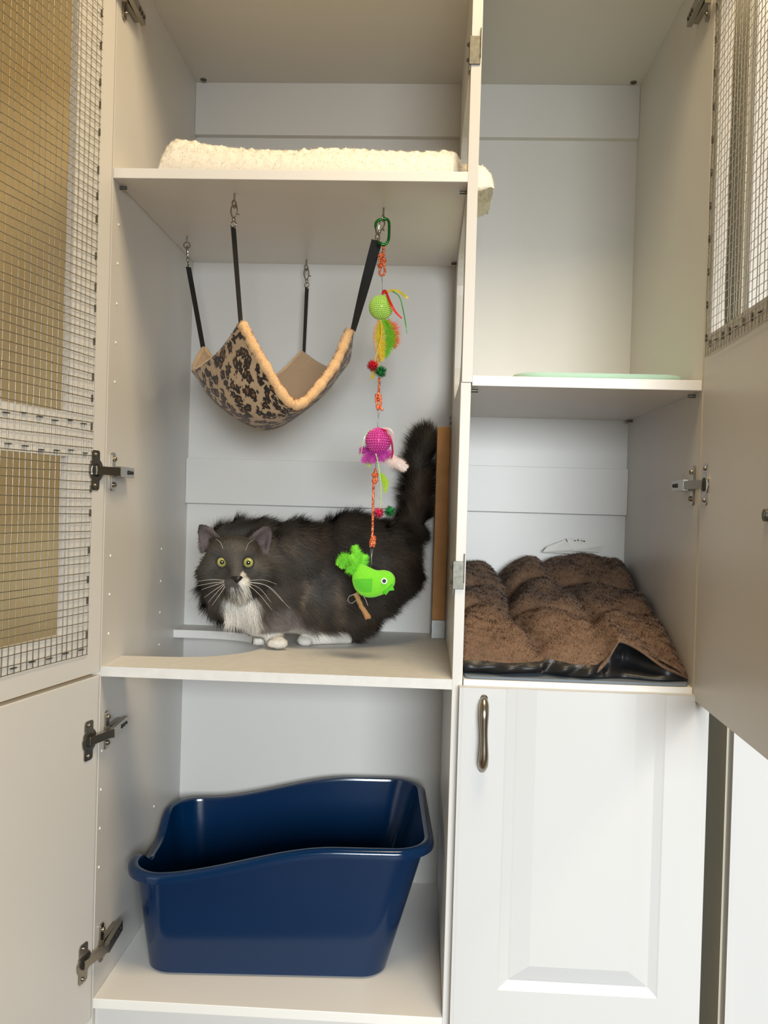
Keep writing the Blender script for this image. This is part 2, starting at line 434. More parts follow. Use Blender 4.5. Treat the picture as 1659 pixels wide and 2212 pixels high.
# ------------------------------------------------------------------ the room
RX0, RX1, RY0, RY1, RH = -0.95, 3.1, -3.45, 0.52, 2.5
struct('floor', MB().box(RX0 - .1, RX1 + .1, RY0 - .1, RY1 + .1, -0.1, 0), M_floor)
struct('ceiling', MB().box(RX0 - .1, RX1 + .1, RY0 - .1, RY1 + .1, RH, RH + .1), M_ceil)
struct('wall_left', MB().box(RX0 - .1, RX0, RY0, RY1, 0, RH), M_wall)
struct('wall_right', MB().box(RX1, RX1 + .1, RY0, RY1, 0, RH), M_wallw)
struct('wall_back', MB().box(RX0 - .1, RX1 + .1, RY1, RY1 + .1, 0, RH), M_wall)
wx0, wx1, wz0, wz1 = 0.47, 1.83, 0.73, 1.67
m = MB()
m.box(RX0 - .1, wx0, RY0 - .1, RY0, 0, RH).box(wx1, RX1 + .1, RY0 - .1, RY0, 0, RH)
m.box(wx0, wx1, RY0 - .1, RY0, 0, wz0).box(wx0, wx1, RY0 - .1, RY0, wz1, RH)
struct('wall_front', m, M_wallw)
m = MB()
for a, b, c, d in ((wx0, wx1, wz0, wz0 + .05), (wx0, wx1, wz1 - .05, wz1), (wx0, wx0 + .05, wz0, wz1), (wx1 - .05, wx1, wz0, wz1), (1.125, 1.175, wz0, wz1)):
    m.box(a, b, RY0 - .07, RY0 - .02, c, d)
struct('window_1', m, M_plug)
for lx, ly, lb in ((.80, -.60, 'square warm ceiling panel lamp straight in front of the cabinet'), (2.40, -.90, 'square warm ceiling panel lamp nearer the right wall')):
    lamp = thing('ceiling_panel_lamp', lb, 'ceiling light', (lx, ly, 2.47))
    MB().box(lx - .31, lx + .31, ly - .31, ly + .31, 2.455, 2.5).build('lamp_housing', M_plug, lamp)
    MB().box(lx - .29, lx + .29, ly - .29, ly + .29, 2.450, 2.4549).build('diffuser', M_lampglow, lamp)

# ------------------------------------------------------------------ the cabinet
XD, XD2, XR, XR2, DEP, T = 0.562, 0.578, 0.932, 0.948, 0.477, 0.016
zU, zM, zB, zR, zRL, zC = 1.456, 0.662, 0.127, 1.139, 0.663, 1.817
cab = thing('cabinet', 'tall white two-bay cat cabinet with open wire mesh doors', 'cabinet', (0.47, 0.24, 0.0))
BV = 0.0008
MB().box(-T, -0.0002, 0, DEP + .008, 0, zC + T).build('side_panel', M_white, cab, bevel=BV)
MB().box(XR + .0002, XR2, 0, DEP + .008, 0, zC + T).build('side_panel', M_white, cab, bevel=BV)
MB().box(-.0002, XR + .0002, DEP, DEP + .008, 0, zC + T).build('back_panel', M_white, cab)
MB().box(0, XR, .0005, DEP, zC, zC + T).build('top_panel', M_white, cab)
# divider: two stacked boards, the upper one with two cat pass-through holes
Y_, Z_ = (0, 1, 0), (0, 0, 1)
hA = rrect(.055, .37, zU + .001, 1.65, .06); hA = [(y, max(z, zU + .001)) for y, z in hA]
hB = rrect(.055, .375, 1.1401, 1.425, .07)
hA = [(y, z) for y, z in rrect(.055, .37, 1.38, 1.65, .06) if z > zU + .002]
hA = [(.37, zU + .001)] + hA + [(.055, zU + .001)]
m = MB().plate([(0, 1.1285), (DEP, 1.1285), (DEP, zC), (0, zC)], [hA, hB], (XD, 0, 0), Y_, Z_, (T, 0, 0))
m.build('divider_panel', M_white, cab, label='upper divider board with pass-through holes')
MB().box(XD - .0016, XD2 - .0014, 0.0006, DEP, 0, 1.128).build('divider_panel', M_white, cab, bevel=BV)
# shelves
ZS = 0.0004
MB().box(0, XD, 0, DEP, zU - T, zU).build('shelf', M_edge, cab, 'shelf under the white fleece pad', bevel=BV)
arc = [(.03, .098), (.09, .102), (.136, .113), (.17, .136), (.195, .165), (.212, .20), (.220, .24), (.218, .28), (.206, .315), (.188, .348), (.16, .374), (.12, .392), (.07, .399), (0, .399)]
arc = [tuple(p) for p in spline([(0, .097)] + arc, 4)]
m = MB().plate([(0, 0), (XD - .0016, 0), (XD - .0016, DEP), (0, DEP)] + arc[::-1], [], (0, 0, zM - T), (1, 0, 0), Y_, (0, 0, T))
m.build('shelf', M_cut, cab, 'middle shelf with a round cut-out at the wall')
MB().box(0, XD - .0016, 0, DEP, zB - T, zB).build('shelf', M_edge, cab, 'bottom shelf under the litter box', bevel=BV)
MB().box(XD2, XR, 0, DEP, zR - T, zR).build('shelf', M_edge, cab, 'shelf under the mint tray', bevel=BV)
MB().box(XD2, XR, 0, DEP, zRL - T, zRL).build('shelf', M_edge, cab, 'shelf under the brown plush bed', bevel=BV)
MB().box(0, XD - .002, 0.012, 0.028, 0, zB - T - .002).build('toe_kick', M_white, cab)
MB().box(XD2, XR, 0.012, 0.028, 0, zB - T - .002).build('toe_kick', M_white, cab); MB().box(XD2, XR, 0.001, DEP, zB - T - .001, zB - .001).build('base_panel', M_white, cab)
# rails across the back
for x0, x1, z0, z1 in ((0, XD, 1.707, zC), (XD2, XR, 1.707, zC), (0, XD - .0016, .924, 1.0205), (XD2, XR, .924, 1.0205)):
    MB().box(x0, x1, DEP - T, DEP, z0, z1).build('back_rail', M_white, cab, bevel=BV)
# shelf pins, bolts, hole plugs, catches, screw eyes
def pin(x, y, z, sx):
    MB().tube([(x, y, z - .004), (x + sx * .011, y, z - .004)], .0028, 10).build('shelf_pin', M_steel, cab, smooth=40)
pin(0, .031, zU - T - .0005, 1); pin(XD, .033, zU - T - .0005, -1); pin(XD, .44, zU - T - .0005, -1)
pin(XD2, .026, zR - T - .0005, 1); pin(XR, .033, zR - T - .0005, -1); pin(XR, .44, zR - T - .0005, -1)
for x, y in ((.019, .449), (.915, .449)):
    m = MB().disc((x, y, zC), (0, 0, -1), .0065, .002, 16); m.disc((x, y, zC - .002), (0, 0, -1), .0035, .0006, 10)
    m.build('cam_bolt', M_steel, cab, smooth=40)
plug0 = None
def plug(y, z, x=0.0, sx=1):
    global plug0
    if plug0 is None:
        plug0 = MB().disc((0, 0, 0), (1, 0, 0), .0026, .0014, 10, .0016).build('hole_plug', M_plug, None, smooth=40); plug0.parent = cab; o = plug0
    else: o = plug0.copy(); COL.objects.link(o)
    o.location = Vector((x, y, z)) - ORG[cab]
    if sx < 0: o.rotation_euler = (0, 0, math.pi)
for z in (1.375, 1.312, 1.247, 1.184, 1.12, .837, .774, .71): plug(.029, z)
for z in (.834, .771, .71, .647): plug(.302, z)
for z in (.523, .46, .397, .334): plug(.012, z)
plug(.296, .332)
def catch(x, z):
    m = MB(); m.box(x - .004, x + .0135, -.0022, -.0006, z - .022, z + .022)
    m.box(x - .0040, x - .0018, -.0006, .016, z - .031, z + .020); m.box(x + .0125, x + .0142, -.004, -.0006, z - .012, z + .034)
    for dz in (-.012, .012): m.ball((x - .0045, .006, z + dz), .0035, 8, 6)
    m.build('catch_plate', M_steel, cab, smooth=30, bevel=.0006)
catch(.5625, 1.644); catch(.5605, .826)
def screw_eye(x, y, z=zU - T, rot=0.0):
    c, s = math.cos(rot), math.sin(rot)
    m = MB().tube([(x, y, z), (x, y, z - .012)], .0016, 8)
    m.tube([(x + .0058 * math.sin(a) * c, y + .0058 * math.sin(a) * s, z - .0178 + .0058 * math.cos(a)) for a in np.linspace(0, 6.2, 18)], .0014, 7)
    return m.build('screw_eye', M_nickel, cab, smooth=40)
EYES = {'fl': (.181, .062), 'bl': (.037, .294), 'br': (.249, .440), 'fr': (.425, .122)}
for k, (x, y) in EYES.items(): screw_eye(x, y, rot={'fl': 1.2, 'bl': .3, 'br': 1.1, 'fr': 1.35}[k])

# doors
class Dr:
    """a door standing open: s runs along the door from its hinge edge, q out of its inner face"""
    def __init__(s, o, d, n): s.o = np.array(o + (0,), float); s.d = np.array(d + (0,), float); s.d /= np.linalg.norm(s.d); s.n = np.array(n + (0,), float); s.n /= np.linalg.norm(s.n)
    def p(s, a, q, z): return s.o + s.d * a + s.n * q + np.array([0, 0, z])
    def box(s, m, a0, a1, q0, q1, z0, z1):
        return m.hexa([s.p(a0, q0, z0), s.p(a1, q0, z0), s.p(a1, q1, z0), s.p(a0, q1, z0), s.p(a0, q0, z1), s.p(a1, q0, z1), s.p(a1, q1, z1), s.p(a0, q1, z1)])
L = Dr((.002, -.012), (-.218, -.976), (.976, -.218))
R = Dr((.9305, -.013), (-.035, -.999), (-.999, .035))
def door(name_label):
    o = bpy.data.objects.new('door', None); COL.objects.link(o); o.parent = cab; o['label'] = name_label; o.empty_display_size = .05
    return o
def hinge(D, z, x, sx, parent):
    m = MB(); tz = np.array([0, 0, 1.0])
    m.plate(rrect(.015, .037, -.031, .031, .005), [], D.p(0, 0, z), D.d, tz, D.n * .0018)
    m.disc(D.p(.024, .0002, z), D.n, .0185, .0018, 24)
    for dz in (-.024, .024): m.ball(D.p(.027, .002, z + dz), .0032, 10, 6)
    a = D.p(.030, .004, z); b = np.array([x + sx * .0165, .012, z]); e = np.array([x + sx * .0125, .086, z])
    def bar(p, q, h, t):
        u = unit(q - p); v = unit(np.cross(u, tz)); m.obox(p - v * t / 2 - tz * h / 2, q - p, v * t, tz * h)
    bar(a, b, .013, .007); bar(b, e, .017, .008)
    m.obox((x + sx * .0004, .018, z - .008), (sx * .009, 0, 0), (0, .06, 0), (0, 0, .016))
    m.plate(rrect(.020, .034, -.031, .031, .004), [], (x + sx * .0003, 0, z), Y_, tz, (sx * .0028, 0, 0))
    for dz in (-.021, .021): m.ball((x + sx * .0036, .028, z + dz), .0042, 10, 6)
    h = m.build('hinge', M_nickel, parent, smooth=30, bevel=.0005)
    for k, y in enumerate((.052, .064, .076)):
        MB().disc((x + sx * (.0145 + .004 * (1 - y / .086) + .0022), y, z), (sx, 0, 0), .0036 - .0004 * k, .0012, 12).build('hinge_screw', M_dark, parent, smooth=40)
    MB().disc(D.p(.024, .0021, z), D.n, .0105, .0006, 18).build('hinge_cup', M_dark, parent, smooth=40)
def mesh_door(D, width, th, z0, z1, s0, s1, openings, mz0, mz1, ms0, ms1, label):
    dr = door(label); m = MB()
    zs = [z0] + [z for o in openings for z in o] + [z1]
    D.box(m, 0, s0, 0, -th, z0, z1); D.box(m, s1, width, 0, -th, z0, z1)
    for k in range(0, len(zs), 2): D.box(m, s0, s1, 0, -th, zs[k], zs[k + 1])
    m.build('door_frame', M_white, dr)
    m = MB(); k = 0; r = .00062; sp = .0127
    n = int((ms1 - ms0) / sp)
    for i in range(n + 1):
        a = ms0 + i * sp; ph = rng.random() * 6
        m.tube([D.p(a + .0010 * math.sin(ph + z * 7), .0013 + .0004 * math.sin(z * 40 + ph), z) for z in np.linspace(mz0, mz1, 26)], r, 4)
    n = int((mz1 - mz0) / sp)
    for i in range(n + 1):
        z = mz0 + i * sp; ph = rng.random() * 6
        m.tube([D.p(a, .0024, z + .0012 * math.sin(ph + a * 14)) for a in np.linspace(ms0, ms1, 14)], r, 4)
    m.build('wire_mesh', M_wire, dr, smooth=True, clean=False)
    return dr
def staple(D, s, z, dr, horiz=True):
    m = MB()
    if horiz: D.box(m, s - .0055, s + .0055, .0002, .0033, z - .0007, z + .0007)
    else: D.box(m, s - .0006, s + .0006, .0002, .0030, z - .0055, z + .0055)
    m.build('staple', M_steel, dr, clean=False)
dl = mesh_door(L, .575, .013, .6565, 1.80, .092, .50, [(.727, .991), (1.056, 1.735)], .690, 1.768, .036, .548, 'left door with two wire mesh openings')
for z in (.974, 1.737): hinge(L, z, 0, 1, dl)
for k in range(7):
    staple(L, .060 + .034 * k, 1.043 + .002 * math.sin(k * 2.1), dl); staple(L, .055 + .034 * k, .999 + .002 * math.sin(k * 1.7), dl)
    staple(L, .052 + .038 * k, .699 + .001 * math.sin(k * 2.7), dl)
for k in range(22): staple(L, .0385 + .001 * math.sin(k), .72 + .045 * k + .008 * math.sin(k * 1.9), dl, False)
d2 = door('plain left door below')
m = MB(); L.box(m, 0, .575, 0, -.016, .10, .650); m.build('door_slab', M_white, d2, bevel=.0012)
for z in (.553, .204): hinge(L, z, 0, 1, d2)
drr = mesh_door(R, .372, .018, .647, 1.80, .030, .335, [(1.203, 1.75)], 1.172, 1.775, .006, .36, 'right door with a wire mesh opening')
for z in (.977, 1.737): hinge(R, z, XR, -1, drr)
for k in range(9): staple(R, .030 + .030 * k, 1.188, drr, k % 3 == 1)
for k in range(11): staple(R, .0085, 1.20 + .05 * k, drr, False)
m = MB().disc(R.p(.283, .0002, .934), R.n, .0075, .004, 18); m.disc(R.p(.283, .0042, .934), R.n, .0045, .0008, 14)
m.build('lock_screw', M_steel, drr, smooth=40)
def panel_front(m, x0, x1, z0, z1, rings, yb):
    """raised panel door front: rings of (x0, x1, z0, y), each open to the top edge z1"""
    rr = [(x0, x1, z0, rings[0][3])] + rings
    for (a0, a1, az, ay), (b0, b1, bz, by) in zip(rr[:-1], rr[1:]):
        m.add([(a0, ay, az), (b0, by, bz), (b0, by, z1), (a0, ay, z1)], [(0, 1, 2, 3)])
        m.add([(a0, ay, az), (a1, ay, az), (b1, by, bz), (b0, by, bz)], [(0, 1, 2, 3)])
        m.add([(a1, ay, az), (a1, ay, z1), (b1, by, z1), (b1, by, bz)], [(0, 1, 2, 3)])
    b0, b1, bz, by = rr[-1]; m.add([(b0, by, bz), (b1, by, bz), (b1, by, z1), (b0, by, z1)], [(0, 1, 2, 3)])
    m.box(x0, x1, -.008, yb, z0, z1)
    y0 = rings[0][3]
    m.add([(x0, y0, z0), (x0, -.008, z0), (x0, -.008, z1), (x0, y0, z1)], [(0, 1, 2, 3)])
    m.add([(x1, y0, z0), (x1, -.008, z0), (x1, -.008, z1), (x1, y0, z1)], [(0, 3, 2, 1)])
    m.add([(x0, y0, z0), (x1, y0, z0), (x1, -.008, z0), (x0, -.008, z0)], [(0, 1, 2, 3)])
    for k in range(1, len(rr)):
        (a0, a1, az, ay), (b0, b1, bz, by) = rr[k - 1], rr[k]
        m.add([(a0, ay, z1), (b0, by, z1), (b0, -.008, z1), (a0, -.008, z1)], [(0, 1, 2, 3)])
        m.add([(b1, by, z1), (a1, ay, z1), (a1, -.008, z1), (b1, -.008, z1)], [(0, 1, 2, 3)])
    m.add([(b0, by, z1), (b1, by, z1), (b1, -.008, z1), (b0, -.008, z1)], [(0, 1, 2, 3)])
d3 = door('closed raised panel door under the plush bed')
m = MB(); panel_front(m, .5715, .952, .10, .654, [(.574, .9495, .1025, -.0195), (.5775, .946, .106, -.020), (.643, .8875, .187, -.020), (.6455, .885, .1895, -.0185), (.659, .8735, .2005, -.0135), (.6625, .870, .2040, -.0145), (.691, .842, .2265, -.0195)], -.001)
m.build('door_panel', M_wrap, d3, clean=False)
m = MB(); pr = []
for k, t in enumerate(np.linspace(0, 1, 19)):
    z = .527 + .115 * t; e = math.sin(math.pi * t); pr.append((.6095 + .0008 * math.sin(6 * t), -.0215 - .016 * min(1, e * 1.6) ** .8, z))
rad = [(.0030 + .0050 * min(1, 9 * min(t, 1 - t)) ** .5 - .0020 * math.sin(math.pi * t) ** 3) for t in np.linspace(0, 1, 19)]
m.tube(pr, rad, 14); m.ball((.6095, -.0215, .530), (.0060, .004, .006)); m.ball((.6095, -.0215, .639), (.0060, .004, .006))
m.build('handle', M_nickel, d3, 'curved brushed nickel handle', smooth=True)

# the next cabinet along the wall, across a narrow gap
nb = thing('neighbour_cabinet', 'white cabinet across the narrow gap at the right edge', 'cabinet', (1.2, .24, 0))
MB().box(.987, 1.003, .0, DEP, 0, 1.83).build('side_panel', M_shadeside, nb)
MB().box(1.003, 1.60, .002, DEP, 0, 1.83).build('cabinet_body', M_white, nb)
m = MB(); panel_front(m, .9905, 1.40, .10, 1.83, [(.993, 1.3975, .1025, -.0195), (.9965, 1.394, .106, -.020), (1.072, 1.33, .187, -.020), (1.086, 1.316, .20, -.0135), (1.115, 1.287, .2265, -.0195)], -.001)
m.build('door_panel', M_wrap, nb, clean=False)
MB().box(1.404, 1.60, -.020, -.001, .10, 1.83).build('door_panel', M_wrap, nb, bevel=.002)

# ------------------------------------------------------------------ litter box
lb = thing('litter_box', 'navy blue high-sided plastic litter box, empty', 'litter box', (.27, .24, zB))
ca, sa = math.cos(math.radians(3.2)), math.sin(math.radians(3.2)); LC = (.2735, .243)
def rim_z(x, y):       # rim height: low entrance dipping at the left end, high at the right
    t = min(1, max(0, (x - .07) / .31)); t = t * t * (3 - 2 * t)
    return .180 + .050 * t - .038 * math.exp(-((y - .235) / .085) ** 4) * min(1, max(0, (.075 - x) / .045))
def lring(hx, hy, r, zf, n=10, cx=0.0, cy=0.0):
    out = []
    for x, y in rrect(-hx, hx, -hy, hy, r, n):
        x += cx; y += cy
        X = LC[0] + x * ca - y * sa; Y = LC[1] + x * sa + y * ca; out.append((X, Y, zB))
    # denser along the straight sides so that the rim can curve
    res = []
    for k in range(len(out)):
        a, b = np.array(out[k]), np.array(out[(k + 1) % len(out)]); m_ = 20 if k % (n + 1) == n else 1
        for j in range(m_):
            p = a + (b - a) * j / m_; res.append((p[0], p[1], zB + zf(p[0], p[1])))
    return res
rows = []
B0, B1 = (.206, .150), (.249, .180)       # half sizes at bottom and rim
def wall(t, o):        # t: 0 bottom .. 1 rim, o: inward offset
    hx = B0[0] + (B1[0] - B0[0]) * t - o; hy = B0[1] + (B1[1] - B0[1]) * t - o
    return lring(hx, hy, .045 + .012 * t - o * .5, lambda X, Y, t=t: .004 + (rim_z(X, Y) - .004) * t, cx=BX * (1 - t), cy=BY * (1 - t))
BX, BY = -.020, -.004
rows.append(lring(.10, .05, .03, lambda X, Y: .0012, cx=BX, cy=BY)); rows.append(lring(.194, .138, .040, lambda X, Y: .0008, cx=BX, cy=BY)); rows.append(lring(.202, .146, .044, lambda X, Y: .0025, cx=BX, cy=BY))
for t in np.linspace(0, 1, 9): rows.append(wall(t, 0.0))
for t in np.linspace(1, 0.03, 9): rows.append(wall(t, .003))
rows.append(lring(.192, .136, .038, lambda X, Y: .005, cx=BX, cy=BY)); rows.append(lring(.10, .05, .03, lambda X, Y: .005, cx=BX, cy=BY))
m = MB(); n = len(rows[0]); G = [r + [r[0]] for r in rows]
m.grid(G); m.add(rows[0], [tuple(range(n))[::-1]]); m.add(rows[-1], [tuple(range(n))])
m.build('tub', M_blue, lb, smooth=50)
prof = [(-.004, .000), (-.003, .0035), (.002, .0055), (.008, .005), (.0125, .0015), (.0135, -.004), (.0128, -.0105), (.0112, -.0105), (.0116, -.004), (.0095, .0005), (.004, .0020), (-.001, .0005)]
G = []
for o, dz in prof:
    r_ = lring(B1[0] + o, B1[1] + o, .057 + o, lambda X, Y, dz=dz: rim_z(X, Y) + dz); G.append(r_ + [r_[0]])
m = MB().grid(G, closed=True); m.build('rolled_rim', M_blue, lb, smooth=50)

# ------------------------------------------------------------------ hammock
ham = thing('cat_hammock', 'leopard print cat hammock with tan fleece lining, strung from four hooks', 'hammock', (.22, .22, 1.10))
CP = [  # rows front to back, each left to right: (u, v, depth)
    [(518, 698, .068), (562, 778, .060), (637, 880, .075), (718, 806, .105), (761, 714, .135)],
    [(476, 757, .115), (513, 868, .105), (602, 908, .125), (690, 858, .165), (752, 780, .205)],
    [(430, 795, .175), (472, 872, .180), (574, 925, .205), (662, 870, .245), (728, 800, .285)],
    [(416, 797, .240), (462, 838, .250), (560, 880, .285), (640, 838, .325), (692, 788, .365)],
    [(437, 752, .285), (480, 806, .315), (556, 838, .360), (612, 806, .395), (655, 762, .425)]]
CG = np.array([[at(*c) for c in row] for row in CP])
def cr1(P, t):
    k = min(int(t), len(P) - 2); f = t - k; Q = [2 * P[0] - P[1]] + list(P) + [2 * P[-1] - P[-2]]; a, b, c, d = Q[k:k + 4]
    return 0.5 * (2 * b + (c - a) * f + (2 * a - 5 * b + 4 * c - d) * f * f + (3 * b - a - 3 * c + d) * f ** 3)
NS, NT = 60, 60
SG = np.array([[cr1([cr1(CG[r], 4 * i / NS) for r in range(5)], 4 * j / NT) for i in range(NS + 1)] for j in range(NT + 1)])
dS = np.gradient(SG, axis=1); dT = np.gradient(SG, axis=0); NH = unit(np.cross(dS, dT))
if NH[30, 30, 2] < 0: NH = -NH
def sheet(name, off0, off1, m_, parent, bumps=0.0, label=None):
    A = SG + NH * off0; B = SG + NH * off1
    if bumps: B = B + NH * (bumps * wob(SG.reshape(-1, 3), 420, 3)).reshape(NT + 1, NS + 1, 1)
    nt, ns = NT + 1, NS + 1; V = np.concatenate([A.reshape(-1, 3), B.reshape(-1, 3)]); fs = []
    ix = lambda l, j, i: l * nt * ns + j * ns + i
    for j in range(NT):
        for i in range(NS):
            fs.append((ix(0, j, i), ix(0, j + 1, i), ix(0, j + 1, i + 1), ix(0, j, i + 1))); fs.append((ix(1, j, i), ix(1, j, i + 1), ix(1, j + 1, i + 1), ix(1, j + 1, i)))
    for j in range(NT):
        fs.append((ix(0, j, 0), ix(1, j, 0), ix(1, j + 1, 0), ix(0, j + 1, 0))); fs.append((ix(0, j, NS), ix(0, j + 1, NS), ix(1, j + 1, NS), ix(1, j, NS)))
    for i in range(NS):
        fs.append((ix(0, 0, i), ix(0, 0, i + 1), ix(1, 0, i + 1), ix(1, 0, i))); fs.append((ix(0, NT, i), ix(1, NT, i), ix(1, NT, i + 1), ix(0, NT, i + 1)))
    o = MB().add(V, fs).build(name, m_, parent, label, smooth=True, clean=False)
    uv = o.data.uv_layers.new(name='UVMap'); d = np.zeros((len(o.data.loops), 2)); li = np.zeros(len(o.data.loops), int)
    o.data.loops.foreach_get('vertex_index', li); k = li % (nt * ns); d[:, 0] = (k % ns) / NS; d[:, 1] = (k // ns) / NT
    uv.data.foreach_set('uv', d.ravel()); return o
sheet('outer_fabric', -.003, .000, M_leo, ham, label='leopard print outer fabric')
sheet('fleece_lining', .0004, .006, M_suede, ham, .0008, 'tan fleece lining')
# thick fleece edging rolled over the front and right edges
def edging(P, N, r):
    pts = [p + n * .004 for p, n in zip(P, N)]
    rr = [r * (1 + .10 * math.sin(k * 1.9) + .08 * math.sin(k * .83)) for k in range(len(pts))]; rr[0] *= .6; rr[-1] *= .6
    return MB().tube(pts, rr, 12).build('fleece_edge', M_fleece, ham, smooth=True)
e1 = edging(SG[0], NH[0], .0085); e2 = edging(SG[:, 0], NH[:, 0], .0045); e3 = edging(SG[NT], NH[NT], .004)
# fuzz along the front edging
k = rng.integers(0, NS, 5200); f = rng.random((5200, 1)); base = SG[0][k] * (1 - f) + SG[0][k + 1] * f + NH[0][k] * .004
ndir = unit(rng.normal(size=(5200, 3))); tg_ = unit(SG[0][k + 1] - SG[0][k]); ndir = unit(ndir - tg_ * (ndir * tg_).sum(1, keepdims=True))
strands('fleece_fuzz', base + ndir * .0078, ndir, ndir + .8 * rng.normal(size=ndir.shape), .0032 * (.5 + rng.random(5200)), np.full(5200, .0007),
        np.array(lin(226, 184, 134)[:3])[None] * (.85 + .3 * rng.random((5200, 1))), M_fiber, ham, 2)
def strap(hook, corner, w, roll, ctrl=None):
    """webbing strap: flat band twisting from the snap hook down to a corner of the sling"""
    a, b = np.array(hook), np.array(corner); n_ = 14; d = unit(b - a); s0 = unit(np.cross(d, [0, 1, 0])); s1 = np.cross(s0, d); m = MB()
    Lr = []
    for i in range(n_ + 1):
        t = i / n_; ang = roll[0] + (roll[1] - roll[0]) * t; wv = s0 * math.cos(ang) + s1 * math.sin(ang); tv = np.cross(wv, d)
        p = a + (b - a) * t; h = w / 2; q = .0008
        Lr.append([p - wv * h - tv * q, p + wv * h - tv * q, p + wv * h + tv * q, p - wv * h + tv * q])
    for i in range(n_):
        m.add(Lr[i] + Lr[i + 1], [(0, 1, 5, 4), (1, 2, 6, 5), (2, 3, 7, 6), (3, 0, 4, 7)])
    m.add(Lr[0], [(3, 2, 1, 0)]); m.add(Lr[-1], [(0, 1, 2, 3)])
    st = m.build('strap', M_black, ham, smooth=40)
    return st
def snap(eye, top, parent, rot=0.0):
    """swivel snap hook from the screw eye down to the strap"""
    a = np.array(eye); b = np.array(top); m = MB(); c, s = math.cos(rot), math.sin(rot); L_ = np.linalg.norm(b - a); d = unit(b - a); e = unit(np.cross(d, [-s, c, 0]))
    P = lambda t, q: a + d * (t * L_) + e * q
    w = .0062
    m.tube(spline([P(.0, -.001), P(.02, w * .7), P(.25, w), P(.5, w * .55), P(.62, .0005)], 6), .0013, 7)
    m.tube(spline([P(.0, .001), P(.02, -w * .7), P(.25, -w), P(.5, -w * .55), P(.62, -.0005)], 6), .0011, 7)
    m.tube([P(.56, 0), P(.66, 0), P(.74, 0), P(.78, 0)], [.0022, .0032, .0026, .0016], 9)
    m.tube([P(.40, -w * .8), P(.46, -w * 1.7)], .0012, 6)
    m.tube([P(.90, 0) + (d * math.cos(q) * .0048 + e * math.sin(q) * .0058) for q in np.linspace(0, 2 * math.pi, 15)], .0010, 6)
    return m.build('snap_hook', M_nickel, parent, smooth=40)
zE = zU - T - .0225
for key, cor, hk, rolls, wd, rt in (('fl', SG[0, 0], (504, 492, .062), (1.15, 1.25), .012, 1.2), ('bl', SG[NT, 0], (407, 577, .290), (1.0, 1.1), .012, .4),
                                    ('br', SG[NT, NS], (663, 622, .436), (1.15, 1.3), .012, 1.1), ('fr', SG[0, NS], (814, 520, .136), (.15, 1.25), .0185, .9)):
    h = at(*hk); st = strap(h, cor + NH[0, 0] * .002, wd, rolls); ex, ey = EYES[key]
    snap((ex, ey, zE + .0025), h + np.array([0, 0, .002]), st, rt + 1.57)

# ------------------------------------------------------------------ carabiner and the string of toys
TY = .122
cb = thing('carabiner', 'small green carabiner clipped to the screw eye above the toys', 'carabiner', tuple(at(825, 500, TY)))
pts = [at(u, v, TY + dy) for u, v, dy in ((811, 490, -.004), (813, 480, -.004), (822, 474, -.003), (834, 473, -.002), (840, 480, -.002), (840.5, 500, -.003), (839, 518, -.004), (834, 527, -.004), (825, 528, -.005), (817, 522, -.005))]
MB().tube(spline(pts, 6), .0024, 10).build('hook_body', M_green, cb, smooth=True)
MB().tube([at(811, 491, TY - .004), at(813.5, 506, TY - .0045), at(818, 522, TY - .005)], .0015, 8).build('gate', M_nickel, cb, 'silver spring gate', smooth=True)

def px(u, v, y=TY): return at(u, v, y)
def cord(name, segs, knots, parent, r=.0021):
    m = MB()
    for sg in segs: m.tube(spline([px(*q) for q in sg], 6), r, 8)
    for (u, v, s) in knots:
        c = px(u, v); 
        for k in range(3):
            a0 = rng.random() * 6; t0 = unit(rng.normal(size=3)); t1 = unit(np.cross(t0, rng.normal(size=3)))
            m.tube([c + s * (t0 * math.cos(a) + t1 * math.sin(a)) for a in np.linspace(0, 6.28, 12)], r * .95, 7)
    return m.build(name, M_cord, parent, smooth=True)
def bead_ball(name, c, r, br, m_, parent, nrow=15):
    m = MB().ball(c, r * .96, 24, 16)
    for j in range(nrow):
        th = math.pi * (j + .5) / nrow; n_ = max(4, int(2 * math.pi * r * math.sin(th) / (br * 2.05)))
        for i in range(n_):
            p = 2 * math.pi * (i + .5 * (j % 2)) / n_
            m.ball(np.array(c) + r * np.array([math.sin(th) * math.cos(p), math.sin(th) * math.sin(p), math.cos(th)]), br, 7, 5)
    return m.build(name, m_, parent, smooth=True, clean=False)
def bead_string(name, pts, br, m_, parent):
    P = spline(pts, 24); m = MB(); acc = 0; last = P[0]; m.ball(P[0], br, 8, 6)
    for p in P[1:]:
        if np.linalg.norm(p - last) > br * 1.75: m.ball(p, br, 8, 6); last = p
    return m.build(name, m_, parent, smooth=True, clean=False)
def ribbon(name, pts, w, m_, parent, tw=0.6):
    P = spline(pts, 8); m = MB(); n_ = len(P); R_ = []
    for i, p in enumerate(P):
        d = unit(P[min(i + 1, n_ - 1)] - P[max(i - 1, 0)]); s0 = unit(np.cross(d, [0, 1, 0])); s1 = np.cross(s0, d); a = tw * math.sin(i * .22)
        wv = (s0 * math.cos(a) + s1 * math.sin(a)) * w / 2 * (1 - .6 * max(0, i / n_ - .8) * 5 * .8); tv = np.cross(unit(wv), d) * .0002
        R_.append([p - wv - tv, p + wv - tv, p + wv + tv, p - wv + tv])
    for i in range(n_ - 1): m.add(R_[i] + R_[i + 1], [(0, 1, 5, 4), (1, 2, 6, 5), (2, 3, 7, 6), (3, 0, 4, 7)])
    m.add(R_[0], [(3, 2, 1, 0)]); m.add(R_[-1], [(0, 1, 2, 3)])
    return m.build(name, m_, parent, smooth=40)
